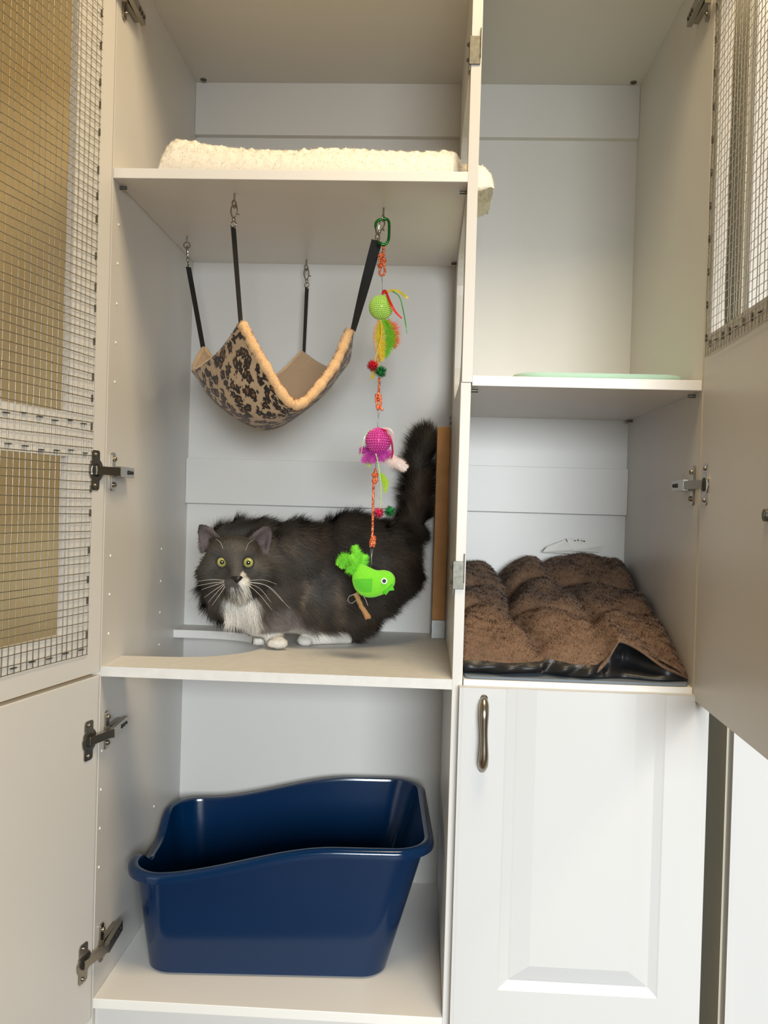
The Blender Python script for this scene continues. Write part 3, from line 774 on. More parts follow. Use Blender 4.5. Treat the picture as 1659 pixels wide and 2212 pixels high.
def feather(name, pts, w, cols, parent, n=260, fluff=.5, dens_tip=1.0):
    """a feather: quill plus fine barbs on both sides, cols = colour at the root and at the tip"""
    P = np.array(spline(pts, 20)); t = rng.random(n) ** .9; k = np.clip((t * (len(P) - 1)).astype(int), 0, len(P) - 2)
    base = P[k]; d = unit(P[k + 1] - P[k]); s = unit(np.cross(d, [0, 1.0, 0])); sg = np.where(rng.random(n) < .5, -1, 1)[:, None]
    prof = np.sin(np.clip(t * .86 + .12, 0, 1) * math.pi) ** .6
    D = s * sg + d * (.75 + .5 * t[:, None]) + fluff * .5 * rng.normal(size=(n, 3)); L_ = w * prof * (.7 + .5 * rng.random(n))
    c0, c1 = np.array(cols[0][:3]), np.array(cols[1][:3]); C = (c0 + (c1 - c0) * t[:, None]) * (.8 + .4 * rng.random((n, 1)))
    N = unit(np.cross(D, s * sg + .01)) * np.array([1, -1, 1]); N[N[:, 1] > 0] *= -1
    N = unit(N + np.array([0, -1.2, .3])); o = strands(name, base, N, D, L_, np.full(n, .0007), C, M_fiber, parent, 3, .05, curl=.4 * fluff)
    return o
def pompom(name, c, r, col, parent, n=420):
    c = np.array(c); d = unit(rng.normal(size=(n, 3)))
    return strands(name, np.repeat(c[None], n, 0) + d * r * .25, d, d + .18 * rng.normal(size=(n, 3)), r * (.7 + .25 * rng.random(n)), np.full(n, .0013),
                   np.array(col[:3])[None] * (.8 + 1.4 * rng.random((n, 1))), M_fiber, parent, 2)
yl, gl, rl, ol = lin(226, 190, 40), lin(120, 190, 40), lin(226, 70, 44), lin(232, 130, 60)
t1 = thing('ball_toy', 'lime green beaded ball toy with red, yellow and green feathers', 'cat toy', tuple(px(823, 664)), 'cat toys strung below the carabiner')
cord('cord', [[(826, 526), (829, 538), (827, 556), (823, 572), (820, 590), (823, 596)], [(830, 528), (828, 548), (830, 566), (831, 588), (827, 596)]], [(824, 552, .0052), (826, 562, .0055), (823, 572, .0050)], t1)
MB().tube([px(825, 594), px(825.5, 612), px(826, 637)], .0006, 6).build('wire', M_thinwire, t1, smooth=True)
bead_ball('ball', px(823, 664), .0197, .0016, M_lime, t1, 19)
ribbon('ribbon', [px(826, 636, .118), px(829, 628, .116), px(834, 631, .112), (px(842, 651, .098)), px(853, 672, .096), px(868, 688, .098)], .0042, M_red, t1).data
ribbon('ribbon', [px(830, 634, .120), px(846, 627, .118), px(862, 630, .115), px(874, 639, .112), px(882, 645, .112)], .0045, M_yel, t1)
ribbon('ribbon', [px(846, 628, .119), px(862, 640, .116), px(869, 662, .114), px(875, 692, .113), px(879, 720, .113)], .0020, M_grn, t1)
bead_string('bead_string', [px(817, 692, .110), px(809, 716, .106), px(809, 742, .106), px(814, 768, .108), px(817, 788, .110)], .0012, M_orange, t1)
bead_string('bead_string', [px(823, 694, .106), px(824, 722, .102), px(819, 748, .102), px(812, 770, .105), px(809, 782, .108)], .0012, M_gold, t1)
feather('feather', [px(828, 690, .114), px(838, 712), px(841, 738), px(832, 772)], .0150, (gl, gl), t1, 900, .9)
feather('feather', [px(832, 692, .128), px(848, 706, .130), px(854, 728, .130), px(852, 752, .130)], .0130, (rl, lin(232, 110, 70)), t1, 600, .9)
feather('feather', [px(822, 692, .116), px(820, 716, .114), px(822, 745, .112), px(826, 780, .110)], .0125, (lin(214, 200, 50), yl), t1, 800, .6)
feather('feather', [px(822, 760, .124), px(814, 786, .124), px(806, 808, .122), px(804, 818, .122)], .0075, (yl, lin(206, 190, 90)), t1, 300, .3)
pompom('pompom', px(805, 790, .108), .0105, lin(206, 24, 44), t1); pompom('pompom', px(823, 803, .108), .0105, lin(20, 120, 54), t1)

t2 = thing('ball_toy', 'magenta beaded ball toy with a pale pink feather', 'cat toy', tuple(px(817, 952)), 'cat toys strung below the carabiner')
cord('cord', [[(819, 816), (819, 836), (817, 856), (814, 868), (815, 884)], [(819, 854), (823, 868), (821, 878), (827, 887)], [(812, 852), (813, 866), (818, 885)]], [(817, 856, .0042), (819, 861, .0036)], t2)
m = MB().tube([px(815, 884), px(817, 902), px(816, 918), px(816, 926)], .0006, 6); m.tube([px(819, 884), px(818, 902), px(815, 916), px(817, 924)], .0006, 6)
m.build('wire', M_thinwire, t2, smooth=True)
bead_ball('ball', px(817, 952), .0207, .0021, M_pink, t2)
mg, mg2 = lin(170, 30, 140), lin(212, 90, 180)
for q in ([(808, 972, .118), (800, 982, .116), (790, 990, .114), (786, 998, .114)], [(812, 976, .112), (806, 988, .110), (804, 996, .110)], [(804, 968, .13), (790, 972, .13), (778, 974, .13)],
          [(824, 974, .116), (834, 980, .114), (842, 978, .114)], [(818, 976, .110), (822, 986, .108), (828, 990, .108)]):
    feather('feather', [px(*c) for c in q], .0105, (mg, mg2), t2, 380, .9)
feather('feather', [px(822, 982, .128), px(842, 992, .130), px(862, 1002, .130), px(878, 1012, .130)], .0145, (lin(226, 196, 186), lin(240, 224, 216)), t2, 800, .35)
feather('feather', [px(804, 982, .120), px(798, 994, .120), px(797, 1008, .120)], .0085, (lin(170, 180, 90), lin(190, 200, 130)), t2, 300, .5)
feather('feather', [px(820, 1022, .118), px(828, 1032, .116), px(833, 1046, .116), px(831, 1064, .116)], .0082, (lin(150, 190, 50), lin(170, 200, 60)), t2, 420, .15)
ribbon('ribbon', [px(822, 927, .112), px(836, 932, .104), px(845, 952, .100), px(848, 974, .102), px(846, 990, .106)], .0036, M_crim, t2)
ribbon('ribbon', [px(824, 926, .116), px(840, 926, .112), px(849, 936, .110), px(852, 956, .110)], .0022, M_palepink, t2)
ribbon('ribbon', [px(812, 926, .118), px(794, 932, .114), px(785, 954, .112), px(779, 984, .112)], .0012, M_pearl, t2)
bead_string('bead_string', [px(812, 981, .108), px(817, 1002, .106), px(822, 1040, .106), px(823, 1072, .108), px(821, 1100, .112)], .0014, M_pearl, t2)
bead_string('bead_string', [px(815, 1040, .118), px(818, 1070, .118), px(828, 1090, .120), px(836, 1100, .122)], .0007, M_palepink, t2)
pompom('pompom', px(818, 1108, .112), .0098, lin(214, 52, 92), t2); pompom('pompom', px(842, 1105, .116), .0103, lin(16, 122, 50), t2)

t3 = thing('bird_toy', 'green felt bird toy with feather tail and rawhide stick', 'cat toy', tuple(px(800, 1258)), 'cat toys strung below the carabiner')
cord('cord', [[(811, 1012), (810, 1030), (807, 1050), (806, 1090), (805, 1130), (804, 1158), (800, 1172), (801, 1182)], [(810, 1014), (814, 1028), (812, 1040)], [(806, 1160), (809, 1170), (807, 1182)]], [(810, 1026, .0042), (810, 1038, .0042), (807, 1164, .0042), (805, 1173, .0040)], t3)
m = MB().tube([px(812, 984), px(812, 1000), px(811, 1014)], .0006, 6); m.tube([px(801, 1182), px(802, 1200), px(801, 1230)], .0006, 6); m.tube([px(806, 1184), px(803, 1202), px(803.5, 1220)], .0006, 6)
m.tube(spline([px(770, 1283, .112), px(755, 1288, .108), px(752, 1298, .106), px(760, 1303, .108), px(771, 1295, .112)], 8), .0006, 6)
m.tube(spline([px(784, 1286, .112), px(790, 1296, .108), px(795, 1309, .108)], 8), .0006, 6)
m.build('wire', M_thinwire, t3, smooth=True)
sd = Sdf((.33, .06, .70), (.52, .19, .93), .0022)
def bp(u, v, y, r, k=.006): sd.ell(px(u, v, y), (r, r * .50, r), k)
for u, v, r in ((794, 1258, .0215), (788, 1252, .0195), (798, 1264, .0195), (812, 1262, .0180), (830, 1254, .0152), (827, 1259, .0158), (836, 1252, .0105), (782, 1242, .0130), (776, 1230, .0080)): bp(u, v, .118, r)
V, Q = sd.mesh(); V = relax(V, Q, 2); body = sdf_obj('body', V, Q, M_felt, t3)
def front(u, v, y=.108):
    p = px(u, v, y); d = np.hypot(V[:, 0] - p[0], V[:, 2] - p[2]); return V[d < max(.004, d.min() * 1.2), 1].min()
def patch(name, loop, y, th, m_, parent, bulge=0.0):
    f = [px(u, v, y if y else min(front(u, v) - .0006, .1125)) for u, v in loop]; c = np.mean(f, 0); n_ = len(f)
    if not y: cu_, cv_ = np.mean(loop, 0); c[1] = front(cu_, cv_) - .0012
    f2 = [c + (p - c) * .55 + np.array([0, -bulge, 0]) for p in f]; b2 = [p + np.array([0, th, 0]) for p in f]
    m = MB().add(f + f2 + [c + np.array([0, -bulge * 1.2, 0])] + b2, [(k, (k + 1) % n_, n_ + (k + 1) % n_, n_ + k) for k in range(n_)] + [(n_ + k, n_ + (k + 1) % n_, 2 * n_) for k in range(n_)]
               + [(k, 2 * n_ + 1 + k, 2 * n_ + 1 + (k + 1) % n_, (k + 1) % n_) for k in range(n_)] + [tuple(2 * n_ + 1 + k for k in range(n_))])
    return m.build(name, m_, parent, smooth=50)
patch('wing', [(766, 1252), (775, 1250.5), (790, 1250), (804.5, 1250), (804, 1265), (803, 1279), (790, 1280), (778, 1277), (769, 1267)], None, .004, M_felt2, t3, .0006)
patch('beak', [(827, 1279), (836, 1272), (847, 1262), (851.5, 1275), (843, 1274.5), (838, 1281), (833.5, 1286)], .1060, .009, M_felt2, t3, .002)
ey = front(830, 1255) - .0004
m = MB().disc(px(830, 1255, ey), (0, -1, .05), .0052, .0022, 20); m.build('eye', M_eyew, t3, 'white button eye', smooth=40)
MB().disc(px(830, 1255, ey - .0022), (0, -1, .05), .0033, .0012, 18).build('pupil', M_eyeb, t3, smooth=40)
fg, fg2 = lin(90, 190, 44), lin(130, 222, 60)
for q in ([(772, 1236, .122), (772, 1214, .122), (769, 1192, .120), (766, 1180, .120)], [(770, 1234, .120), (758, 1212, .118), (742, 1204, .116), (728, 1220, .116)], [(774, 1236, .124), (784, 1214, .126), (788, 1200, .126)],
          [(768, 1236, .120), (756, 1220, .116), (746, 1214, .114), (736, 1226, .112)], [(770, 1240, .114), (760, 1228, .110), (756, 1234, .108)], [(772, 1234, .126), (776, 1206, .130), (768, 1190, .132)], [(770, 1236, .118), (766, 1216, .112), (758, 1200, .110)]):
    feather('tail_feather', [px(*c) for c in q], .0120, (fg, fg2), t3, 520, .55)
m = MB(); P = spline([px(768, 1281, .120), px(773, 1294, .119), px(781, 1310, .118), px(788, 1322, .117), px(796, 1336, .116)], 6)
m.tube(P, [.0042 + .0005 * math.sin(i * .9) + .0012 * (i > len(P) * .7) for i in range(len(P))], 9)
m.tube([p + .0028 * np.array([math.sin(i * .35), math.cos(i * .35), 0]) for i, p in enumerate(P)], .0026, 7)
m.build('stick', M_raw, t3, smooth=True)

# ------------------------------------------------------------------ cardboard scratcher on the divider
sc = thing('cardboard_scratcher', 'brown cardboard scratcher mounted upright on the divider beside the tail', 'scratcher', (.546, .43, .664))
m = MB().box(.5315, .5583, .400, .4595, .700, 1.094)
m.build('cardboard', M_card, sc, bevel=.0015)
m = MB().box(.5588, .5601, .398, .4600, .6625, 1.120); m.box(.5315, .5588, .4035, .4050, .6625, .6995)
m.build('bracket', M_zinc, sc, bevel=.0004)
for z in (.672, .689, 1.103, 1.114): MB().disc((.5586, .418, z), (-1, 0, 0), .003, .0015, 12).build('bracket_screw', M_steel, sc, smooth=40)

# ------------------------------------------------------------------ mint tray
tr = thing('tray', 'shallow mint green plastic tray on the shelf above the plush bed', 'tray', (.785, .24, zR))
rows = []
for o, z in ((-.030, .0005), (-.012, .001), (0, .009), (.003, .0125), (0, .0128), (-.008, .008), (-.02, .004)):
    rows.append([(x, y, zR + z) for x, y in rrect(.652 - o, .918 + o, .035 - o, .37 + o, .04 + o * .5, 8)])
n = len(rows[0]); m = MB().grid([r + [r[0]] for r in rows]); m.add(rows[0], [tuple(range(n))[::-1]]); m.add(rows[-1], [tuple(range(n))])
m.build('tray_shell', M_teal, tr, smooth=40)

# ------------------------------------------------------------------ white fleece pad
fl = thing('fleece_pad', 'thick white sherpa fleece pad on the top shelf poking through the divider hole', 'pet bed', (.32, .2, zU))
def fz(x, y):          # top surface height above the shelf
    h = .064 - .014 * np.clip((x - .10) / .18, 0, 1) ** 1.2 + .004 * np.sin(x * 21 + 1) + .003 * np.sin(y * 30 + x * 13)
    hole = 1 / (1 + np.exp(-np.clip((x - .550) / .0035, -30, 30)))
    ymin, ymax = .030 + .055 * hole, .425 - .200 * hole
    ex = np.clip(np.minimum(x - .060, .611 - x) / .030, 0, 1); ey = np.clip(np.minimum(y - ymin, ymax - y) / .030, 0, 1)
    return h * np.sqrt(np.clip(1 - (1 - ex) ** 2.2, 0, 1)) * np.sqrt(np.clip(1 - (1 - ey) ** 2.2, 0, 1)), (ex > 0) & (ey > 0)
def padmesh(zfun, x0, x1, y0, y1, nx, ny, z0, noise, nscale, seed):
    X, Y = np.meshgrid(np.linspace(x0, x1, nx), np.linspace(y0, y1, ny)); H, ok = zfun(X, Y)
    T_ = np.stack([X, Y, z0 + H], -1).reshape(-1, 3); T_[:, 2] += noise * (wob(T_, nscale, seed) + .7 * wob(T_, nscale * 2.1, seed + 1) + .25 * wob(T_, nscale * 4.3, seed + 2)) * np.clip(H.ravel() / .02, 0, 1)
    return X, Y, H, T_
nx, ny = 300, 210
X, Y, H, Tp = padmesh(fz, .058, .613, .028, .428, nx, ny, zU + .0025, .0019, 480, 5)
q = (np.arange(ny - 1)[:, None] * nx + np.arange(nx - 1)[None]).ravel(); Qp = np.stack([q, q + 1, q + nx + 1, q + nx], 1)
keep = (H.ravel()[Qp] > .0015).all(1); Qp = Qp[keep]
Bt = Tp.copy(); Bt[:, 2] = np.minimum(Tp[:, 2] - .0005, zU + .0022 + 12 * np.clip(Tp[:, 0] - .580, 0, 1) ** 2); nP = len(Tp)
cnt = {}
for a, b in np.concatenate([Qp[:, [0, 1]], Qp[:, [1, 2]], Qp[:, [2, 3]], Qp[:, [3, 0]]]).tolist(): cnt[(a, b)] = 1
side = [(a, a + nP, b + nP, b) for (a, b) in cnt if (b, a) not in cnt]
Qall = np.concatenate([Qp, Qp[:, ::-1] + nP, np.array(side)])
cw = np.array([0.86, 0.81, 0.71])
raw_mesh('pad', np.concatenate([Tp, Bt]), np.full(len(Qall), 4), Qall.ravel(), M_fiber, fl, True, np.tile(cw, (2 * nP, 1)))
VA = np.concatenate([Tp, Bt])
Pn, Nn, _ = sample_tris(VA, Qall, 80000, lambda c, n_: np.where(c[:, 1] < .15, 1.6, .8) * np.where((n_[:, 2] < -.3) & (c[:, 0] < .575), 0, 1))
Dn = unit(Nn + .60 * rng.normal(size=Nn.shape) + .7 * np.stack([wob(Pn, 420, 11), wob(Pn, 420, 12), wob(Pn, 420, 13)], 1))
def fclamp(V_):
    return np.stack([V_[..., 0], V_[..., 1], np.where(V_[..., 0] < .582, np.maximum(V_[..., 2], zU + .0014), V_[..., 2])], -1)
strands('fleece_pile', Pn, Nn, Dn, .0034 * (.4 + .8 * rng.random(len(Pn))), np.full(len(Pn), .00040), cw[None] * (1.04 + .06 * rng.random((len(Pn), 1))), M_fiber, fl, 2, .1, fclamp, .5)

# ------------------------------------------------------------------ brown plush bed and the pad below it
pg = thing('thin_pad', 'thin grey blue pad lying under the brown plush bed', 'pad', (.755, .2, zRL))
MB().plate(rrect(XD2 + .002, XR - .003, .004, .46, .012), [], (0, 0, zRL + .0006), (1, 0, 0), Y_, (0, 0, .004)).build('pad_sheet', M_padgrey, pg, bevel=.001)
pb = thing('plush_bed', 'brown tufted plush pet bed with black nylon underside', 'pet bed', (.755, .24, zRL + .005))
FX = [.5795, .62, .66, .70, .715, .74, .765, .79, .805, .823, .85, .88, .91, .930]
FZ = [.690, .690, .690, .692, .696, .693, .690, .692, .705, .731, .718, .705, .690, .676]
def bedz(x, y):
    f = np.interp(x, FX, FZ); f = .69 + (f - .69) * np.exp(-np.clip(y - .022, 0, 1) / .075); t = np.clip((y - .022) / .40, 0, 1.05)
    z = f + (.064 - .045 * np.clip((x - .80) / .13, 0, 1) * np.exp(-y / .16) - .3 * np.clip(f - .69, 0, 1)) * (1 - np.exp(-(y - .022) / .055)) + (.064 + .020 * np.clip((x - .66) / .1, 0, 1)) * t ** 1.5
    g1 = .672 + .030 * np.clip((.16 - y) / .14, 0, 1) + .006 * np.sin(y * 25); g2 = .757 + .046 * np.clip((.40 - y) / .22, 0, 1) - .02 * np.clip((.12 - y) / .1, 0, 1)
    r1 = .175 + .020 * np.sin(x * 22); r2 = .325 + .018 * np.sin(x * 25 + 2)
    gv = lambda d, w_: np.exp(-np.abs(d / w_) ** 1.3)
    z = z - .030 * gv(x - g1, .018) * np.clip((y - .02) / .05, .3, 1) - .021 * gv(x - g2, .016) * np.clip((y - .05) / .08, 0, 1) - .016 * gv(y - r1, .016) - .027 * gv(y - r2, .019)
    z = z + .005 * np.sin(x * 60 + 1.3) * np.sin(y * 48 + .4)
    back = np.clip((.462 - y) / .034, 0, 1); z = .70 + (z - .70) * np.sqrt(np.clip(1 - (1 - back) ** 2.3, 0, 1))
    rt = np.clip((.9325 - x) / .030, 0, 1); z = .672 + (z - .672) * (.55 + .45 * np.sqrt(np.clip(1 - (1 - rt) ** 2, 0, 1)))
    lf = np.clip((x - .5785) / .018, 0, 1); z = .672 + (z - .672) * (.72 + .28 * np.sqrt(np.clip(1 - (1 - lf) ** 2, 0, 1)))
    return z
nx, ny = 130, 140
X, Y = np.meshgrid(np.linspace(.5795, .9312, nx), np.linspace(.018, .462, ny)); Z = bedz(X, Y)
Yf = Y + .006 * np.sin(X * 55) * np.exp(-(Y - .018) / .03)
Tp = np.stack([X, Yf, Z], -1).reshape(-1, 3)
q = (np.arange(ny - 1)[:, None] * nx + np.arange(nx - 1)[None]).ravel(); Qp = np.stack([q, q + 1, q + nx + 1, q + nx], 1)
Bt = Tp.copy(); Bt[:, 2] -= .004; Bt[:, 2] = np.minimum(Bt[:, 2], np.maximum(.672, Bt[:, 2])); nP = len(Tp)
ed = [(i, i + 1) for i in range(nx - 1)] + [(j * nx + nx - 1, (j + 1) * nx + nx - 1) for j in range(ny - 1)] + [((ny - 1) * nx + i + 1, (ny - 1) * nx + i) for i in range(nx - 1)] + [((j + 1) * nx, j * nx) for j in range(ny - 1)]
Qall = np.concatenate([Qp, Qp[:, ::-1] + nP, np.array([(a, a + nP, b + nP, b) for a, b in ed])])
cb0 = np.array(lin(132, 104, 82)[:3])
raw_mesh('plush_top', np.concatenate([Tp, Bt]), np.full(len(Qall), 4), Qall.ravel(), M_fiber, pb, True, np.tile(cb0 * .7, (2 * nP, 1)))
Pn, Nn, _ = sample_tris(Tp, Qp, 140000, lambda c, n_: np.where(n_[:, 1] > .5, .3, 1.0))
Nn *= np.sign(Nn[:, 2:3] + 1e-6)
Dn = unit(Nn * .9 + .55 * rng.normal(size=Nn.shape) + np.array([0, -.25, -.1]) +   .7 * np.stack([wob(Pn, 380, 21), wob(Pn, 380, 22), wob(Pn, 380, 23)], 1))
strands('plush_pile', Pn, Nn, Dn, .0052 * (.5 + .7 * rng.random(len(Pn))), np.full(len(Pn), .0006), cb0[None] * (.86 + .28 * rng.random((len(Pn), 1)) + .10 * wob(Pn, 90, 24)[:, None]), M_fiber, pb, 3, .15,
        clamp=lambda V_: np.stack([np.clip(V_[..., 0], .5787, .9315), np.minimum(V_[..., 1], .4745), V_[..., 2]], -1), curl=.35, tipc=1.25)
# black nylon underside: a gathered skirt along the front, sunk back below the raised right corner
n_ = 150; rows = []
for k, tt in enumerate(np.linspace(0, 1, 9)):
    r_ = []
    for x in np.linspace(.5795, .9312, n_):
        ztop = float(np.interp(x, FX, FZ)) - .001; zb = zRL + .0062 + .004 * max(0, math.sin(x * 30)) * (x < .80)
        fold = .0045 * math.sin(x * 150 + 3 * tt) * math.sin(math.pi * tt) * (0.4 + (.70 < x < .84)); cav = .035 * np.exp(-((x - .845) / .04) ** 2) * math.sin(math.pi * min(1, tt * 1.1)) ** .7
        belly = -.007 * math.sin(math.pi * tt) * (x < .80); r_.append((x, .0185 + .006 * math.sin(x * 55) + fold + cav + belly, ztop + (zb - ztop) * tt))
    rows.append(r_)
rows.append([(x, .455, zRL + .0062) for x in np.linspace(.5795, .9312, n_)])
MB().grid(rows).build('nylon_underside', M_nylon, pb, 'black nylon underside', smooth=True, clean=False)
def tagm(loop, y, name):
    f = [at(u, v, y) for u, v in loop]; n_ = len(f)
    f[1:-1] = [p + np.array([0, .006 * math.sin(i * 2.2), 0]) for i, p in enumerate(f[1:-1])]
    b = [p + np.array([0, .0006, 0]) for p in f]
    m = MB().add(f + b, [tuple(range(n_)), tuple(range(2 * n_ - 1, n_ - 1, -1))] + [(k, n_ + k, n_ + (k + 1) % n_, (k + 1) % n_) for k in range(n_)])
    return m.build(name, M_tag, pb, 'white sewn-in care tag')
tg1 = tagm([(1172, 1192), (1182, 1181), (1222, 1166), (1238, 1187), (1236, 1196)], .452, 'care_tag'); tg2 = tagm([(1232, 1190), (1224, 1163), (1264, 1164), (1302, 1178), (1298, 1192)], .458, 'care_tag')
for u, v, w_ in ((1242, 1168, 3), (1249, 1167, 4), (1257, 1168, 2), (1262, 1169, 4)):
    c = at(u, v, .4555); MB().box(c[0] - w_ * .0004, c[0] + w_ * .0004, c[1] - .0003, c[1], c[2] - .0012, c[2] + .0012).build('print_mark', M_dark, tg2)

# ------------------------------------------------------------------ the cat
cat = thing('cat', 'fluffy grey cat with white chest and paws crouching on the middle shelf', 'cat', (.34, .28, zM))
sd = Sdf((.055, .085, zM - .01), (.552, .462, 1.11), .0033)
def B(u, v, y, r, k=.014): sd.ell(at(u, v, y), tuple(r) if hasattr(r, '__len__') else r, k)
def K(a, b, ra, rb, k=.014): sd.cap(at(*a), at(*b), ra, rb, k)
# trunk
K((620, 1232, .285), (815, 1222, .315), .072, .078, .02)
B(650, 1205, .285, .066, .02); B(760, 1180, .315, .062, .02); B(690, 1290, .27, (.085, .06, .055), .02); B(790, 1262, .30, (.064, .062, .062), .02)
B(832, 1203, .335, (.052, .056, .060), .02); K((600, 1320, .262), (755, 1320, .295), .042, .044, .02); B(735, 1270, .275, (.075, .055, .065), .02)
# neck, shoulder, chest
K((540, 1225, .225), (620, 1215, .285), .050, .066, .02); B(600, 1270, .262, .056, .02); B(535, 1300, .222, (.046, .040, .046), .018); B(560, 1335, .235, (.038, .034, .036), .016)
# legs and paws
K((588, 1320, .245), (592, 1372, .232), .026, .0165, .012); K((588, 1386, .228), (603, 1388, .210), .0115, .0120, .008)
for u, v, y in ((586, 1390, .206), (595, 1391, .202), (604, 1391, .202), (613, 1390, .207)): B(u, v, y, .0078, .004)
K((560, 1330, .258), (563, 1380, .262), .022, .0125, .012); B(560, 1389, .256, (.013, .014, .010), .008)
K((665, 1381, .272), (752, 1375, .308), .0125, .0150, .01); K((740, 1348, .30), (768, 1335, .305), .027, .032, .016)
for u, v, y in ((650, 1383, .262), (655, 1386, .258), (664, 1387, .258)): B(u, v, y, .0080, .005)
# tail
P = [(856, 1165, .360), (888, 1138, .392), (902, 1100, .408), (903, 1050, .414), (904, 1000, .416), (914, 965, .420), (923, 948, .424)]; rr = [.030, .023, .0175, .0185, .0190, .0175, .015]
for k in range(len(P) - 1): K(P[k], P[k + 1], rr[k], rr[k + 1], .012)
# head
HY = .198
B(507, 1206, HY, (.048, .046, .041), .01); B(470, 1275, .205, (.028, .026, .026), .016); B(492, 1305, .205, (.030, .028, .028), .016); B(510, 1166, .275, (.050, .036, .032), .016); B(562, 1163, .295, (.045, .036, .034), .016); B(468, 1236, HY - .004, (.030, .032, .027), .014); B(552, 1236, HY - .004, (.030, .032, .027), .014); B(509, 1250, HY - .006, (.036, .034, .026), .014)
B(507, 1188, .176, (.036, .026, .022), .012)
K((508, 1208, .160), (511, 1246, .1475), .0120, .0085, .012); B(500, 1260, .1545, (.0125, .012, .0098), .006); B(524, 1259, .1545, (.0125, .012, .0098), .006); B(513, 1273, .158, (.0105, .010, .0075), .006)
B(511, 1262, .168, (.026, .022, .018), .012); B(487, 1192, .170, (.014, .012, .008), .008); B(531, 1192, .170, (.014, .012, .008), .008)
EYE = [(479.5, 1214, .1598), (536.5, 1215, .1598)]
for e in EYE: sd.cut(at(*e), .0098)
# ears: thin cupped shells
def ear(tip, bo, bi, dep_):
    t_, o_, i_ = [at(*p) for p in (tip, bo, bi)]
    for a in np.linspace(0, 1, 15):
        w_ = (1 - a) ** .5
        for b in np.linspace(-1, 1, 13):
            base = (o_ + i_) / 2 + (i_ - o_) / 2 * b
            p = (o_ + i_) / 2 * (1 - a) + t_ * a + (i_ - o_) / 2 * b * w_
            p = p + np.array([0, dep_ * (1 - b * b) * (1 - a) ** .8, 0]); sd.ell(p, .0030, .002)
ear((434, 1137, .196), (439, 1192, .196), (479, 1166, .186), .016)
ear((581, 1139, .196), (577, 1194, .198), (540, 1164, .186), .016)
sd.floor(zM + .0006)
V, Q = sd.mesh(); V = relax(V, Q, 1); VN = vnormals(V, Q)
def inside(Pw, c, r):
    d = (Pw - np.array(c)) / np.array(r); return np.clip(1.35 - np.linalg.norm(d, axis=1), 0, .35) / .35
hc = at(507, 1205, HY)
def fur_color(Pw, N=None):
    n_ = len(Pw); dark = np.array(lin(51, 46, 42)[:3]); face = np.array(lin(90, 86, 81)[:3]); mid = np.array(lin(80, 73, 66)[:3]); white = np.array([.84, .80, .73]); tan = np.array(lin(142, 120, 98)[:3]); inner = np.array(lin(112, 101, 100)[:3]); brn = np.array(lin(60, 47, 38)[:3]); mauve = np.array(lin(142, 132, 126)[:3])
    C = np.tile(dark, (n_, 1))
    mixc = lambda col, w_: C * (1 - w_[:, None]) + np.array(col)[None] * w_[:, None]
    w_ = np.clip((.33 - Pw[:, 0]) / .10, 0, 1); C = mixc(mid, w_)
    low = np.clip((.80 - Pw[:, 2]) / .09, 0, 1) * np.clip((.50 - Pw[:, 0]) / .1, 0, 1); C = mixc(mid, low * .8)
    C = mixc(mid * .62, np.clip((Pw[:, 2] - .86) / .04, 0, 1) * (Pw[:, 0] > .21) * (Pw[:, 0] < .30))
    st = np.clip(wob(Pw * np.array([1.6, 1, .5]), 120, 31), 0, 1); C = mixc(tan, .5 * st * inside(Pw, at(690, 1300, .22), (.035, .08, .055)))
    C = mixc(mauve, .75 * inside(Pw, at(605, 1345, .225), (.032, .05, .032)))
    C = mixc(mauve, .8 * inside(Pw, at(640, 1362, .225), (.028, .06, .02)))
    C = mixc(face, inside(Pw, hc + [0, -.02, 0], (.066, .07, .055)))
    for ec in ((448, 1166, .193), (568, 1168, .193)): C = mixc(inner, inside(Pw, at(*ec), (.017, .016, .022)) * (N[:, 1] < -.35 if N is not None else 1.0))
    C = mixc(brn, np.clip(wob(Pw, 60, 77), 0, 1) * .55 * (Pw[:, 0] > .30))
    C = mixc(face * .72, inside(Pw, at(508, 1180, .15), (.032, .03, .016)) * .6)
    C = mixc(face * .6, inside(Pw, at(470, 1240, .15), (.014, .02, .008)) * .7 + inside(Pw, at(545, 1240, .15), (.014, .02, .008)) * .7)
    C = mixc(white, inside(Pw, at(516, 1320, .180), (.027, .06, .034)))
    C = mixc(white * .92, inside(Pw, at(532, 1345, .195), (.020, .06, .026)))
    C = mixc(white, inside(Pw, at(528, 1258, .142), (.0085, .014, .0100))); C = mixc(white, inside(Pw, at(524, 1243, .142), (.0042, .012, .0065)))
    C = mixc(white * .95, inside(Pw, at(512, 1275, .150), (.0135, .014, .0062)))
    C = mixc(white, np.clip((.6925 - Pw[:, 2]) / .005, 0, 1) * (Pw[:, 0] < .262) * (Pw[:, 0] > .195))
    C = mixc(white, np.clip((.6970 - Pw[:, 2]) / .006, 0, 1) * (Pw[:, 0] >= .255) * (Pw[:, 0] < .376) * (Pw[:, 1] < .335))
    C = mixc(white * .9, .7 * inside(Pw, at(645, 1372, .23), (.020, .05, .014)))
    return C
body = sdf_obj('body', V, Q, M_skin, cat, fur_color(V, VN) * .75)
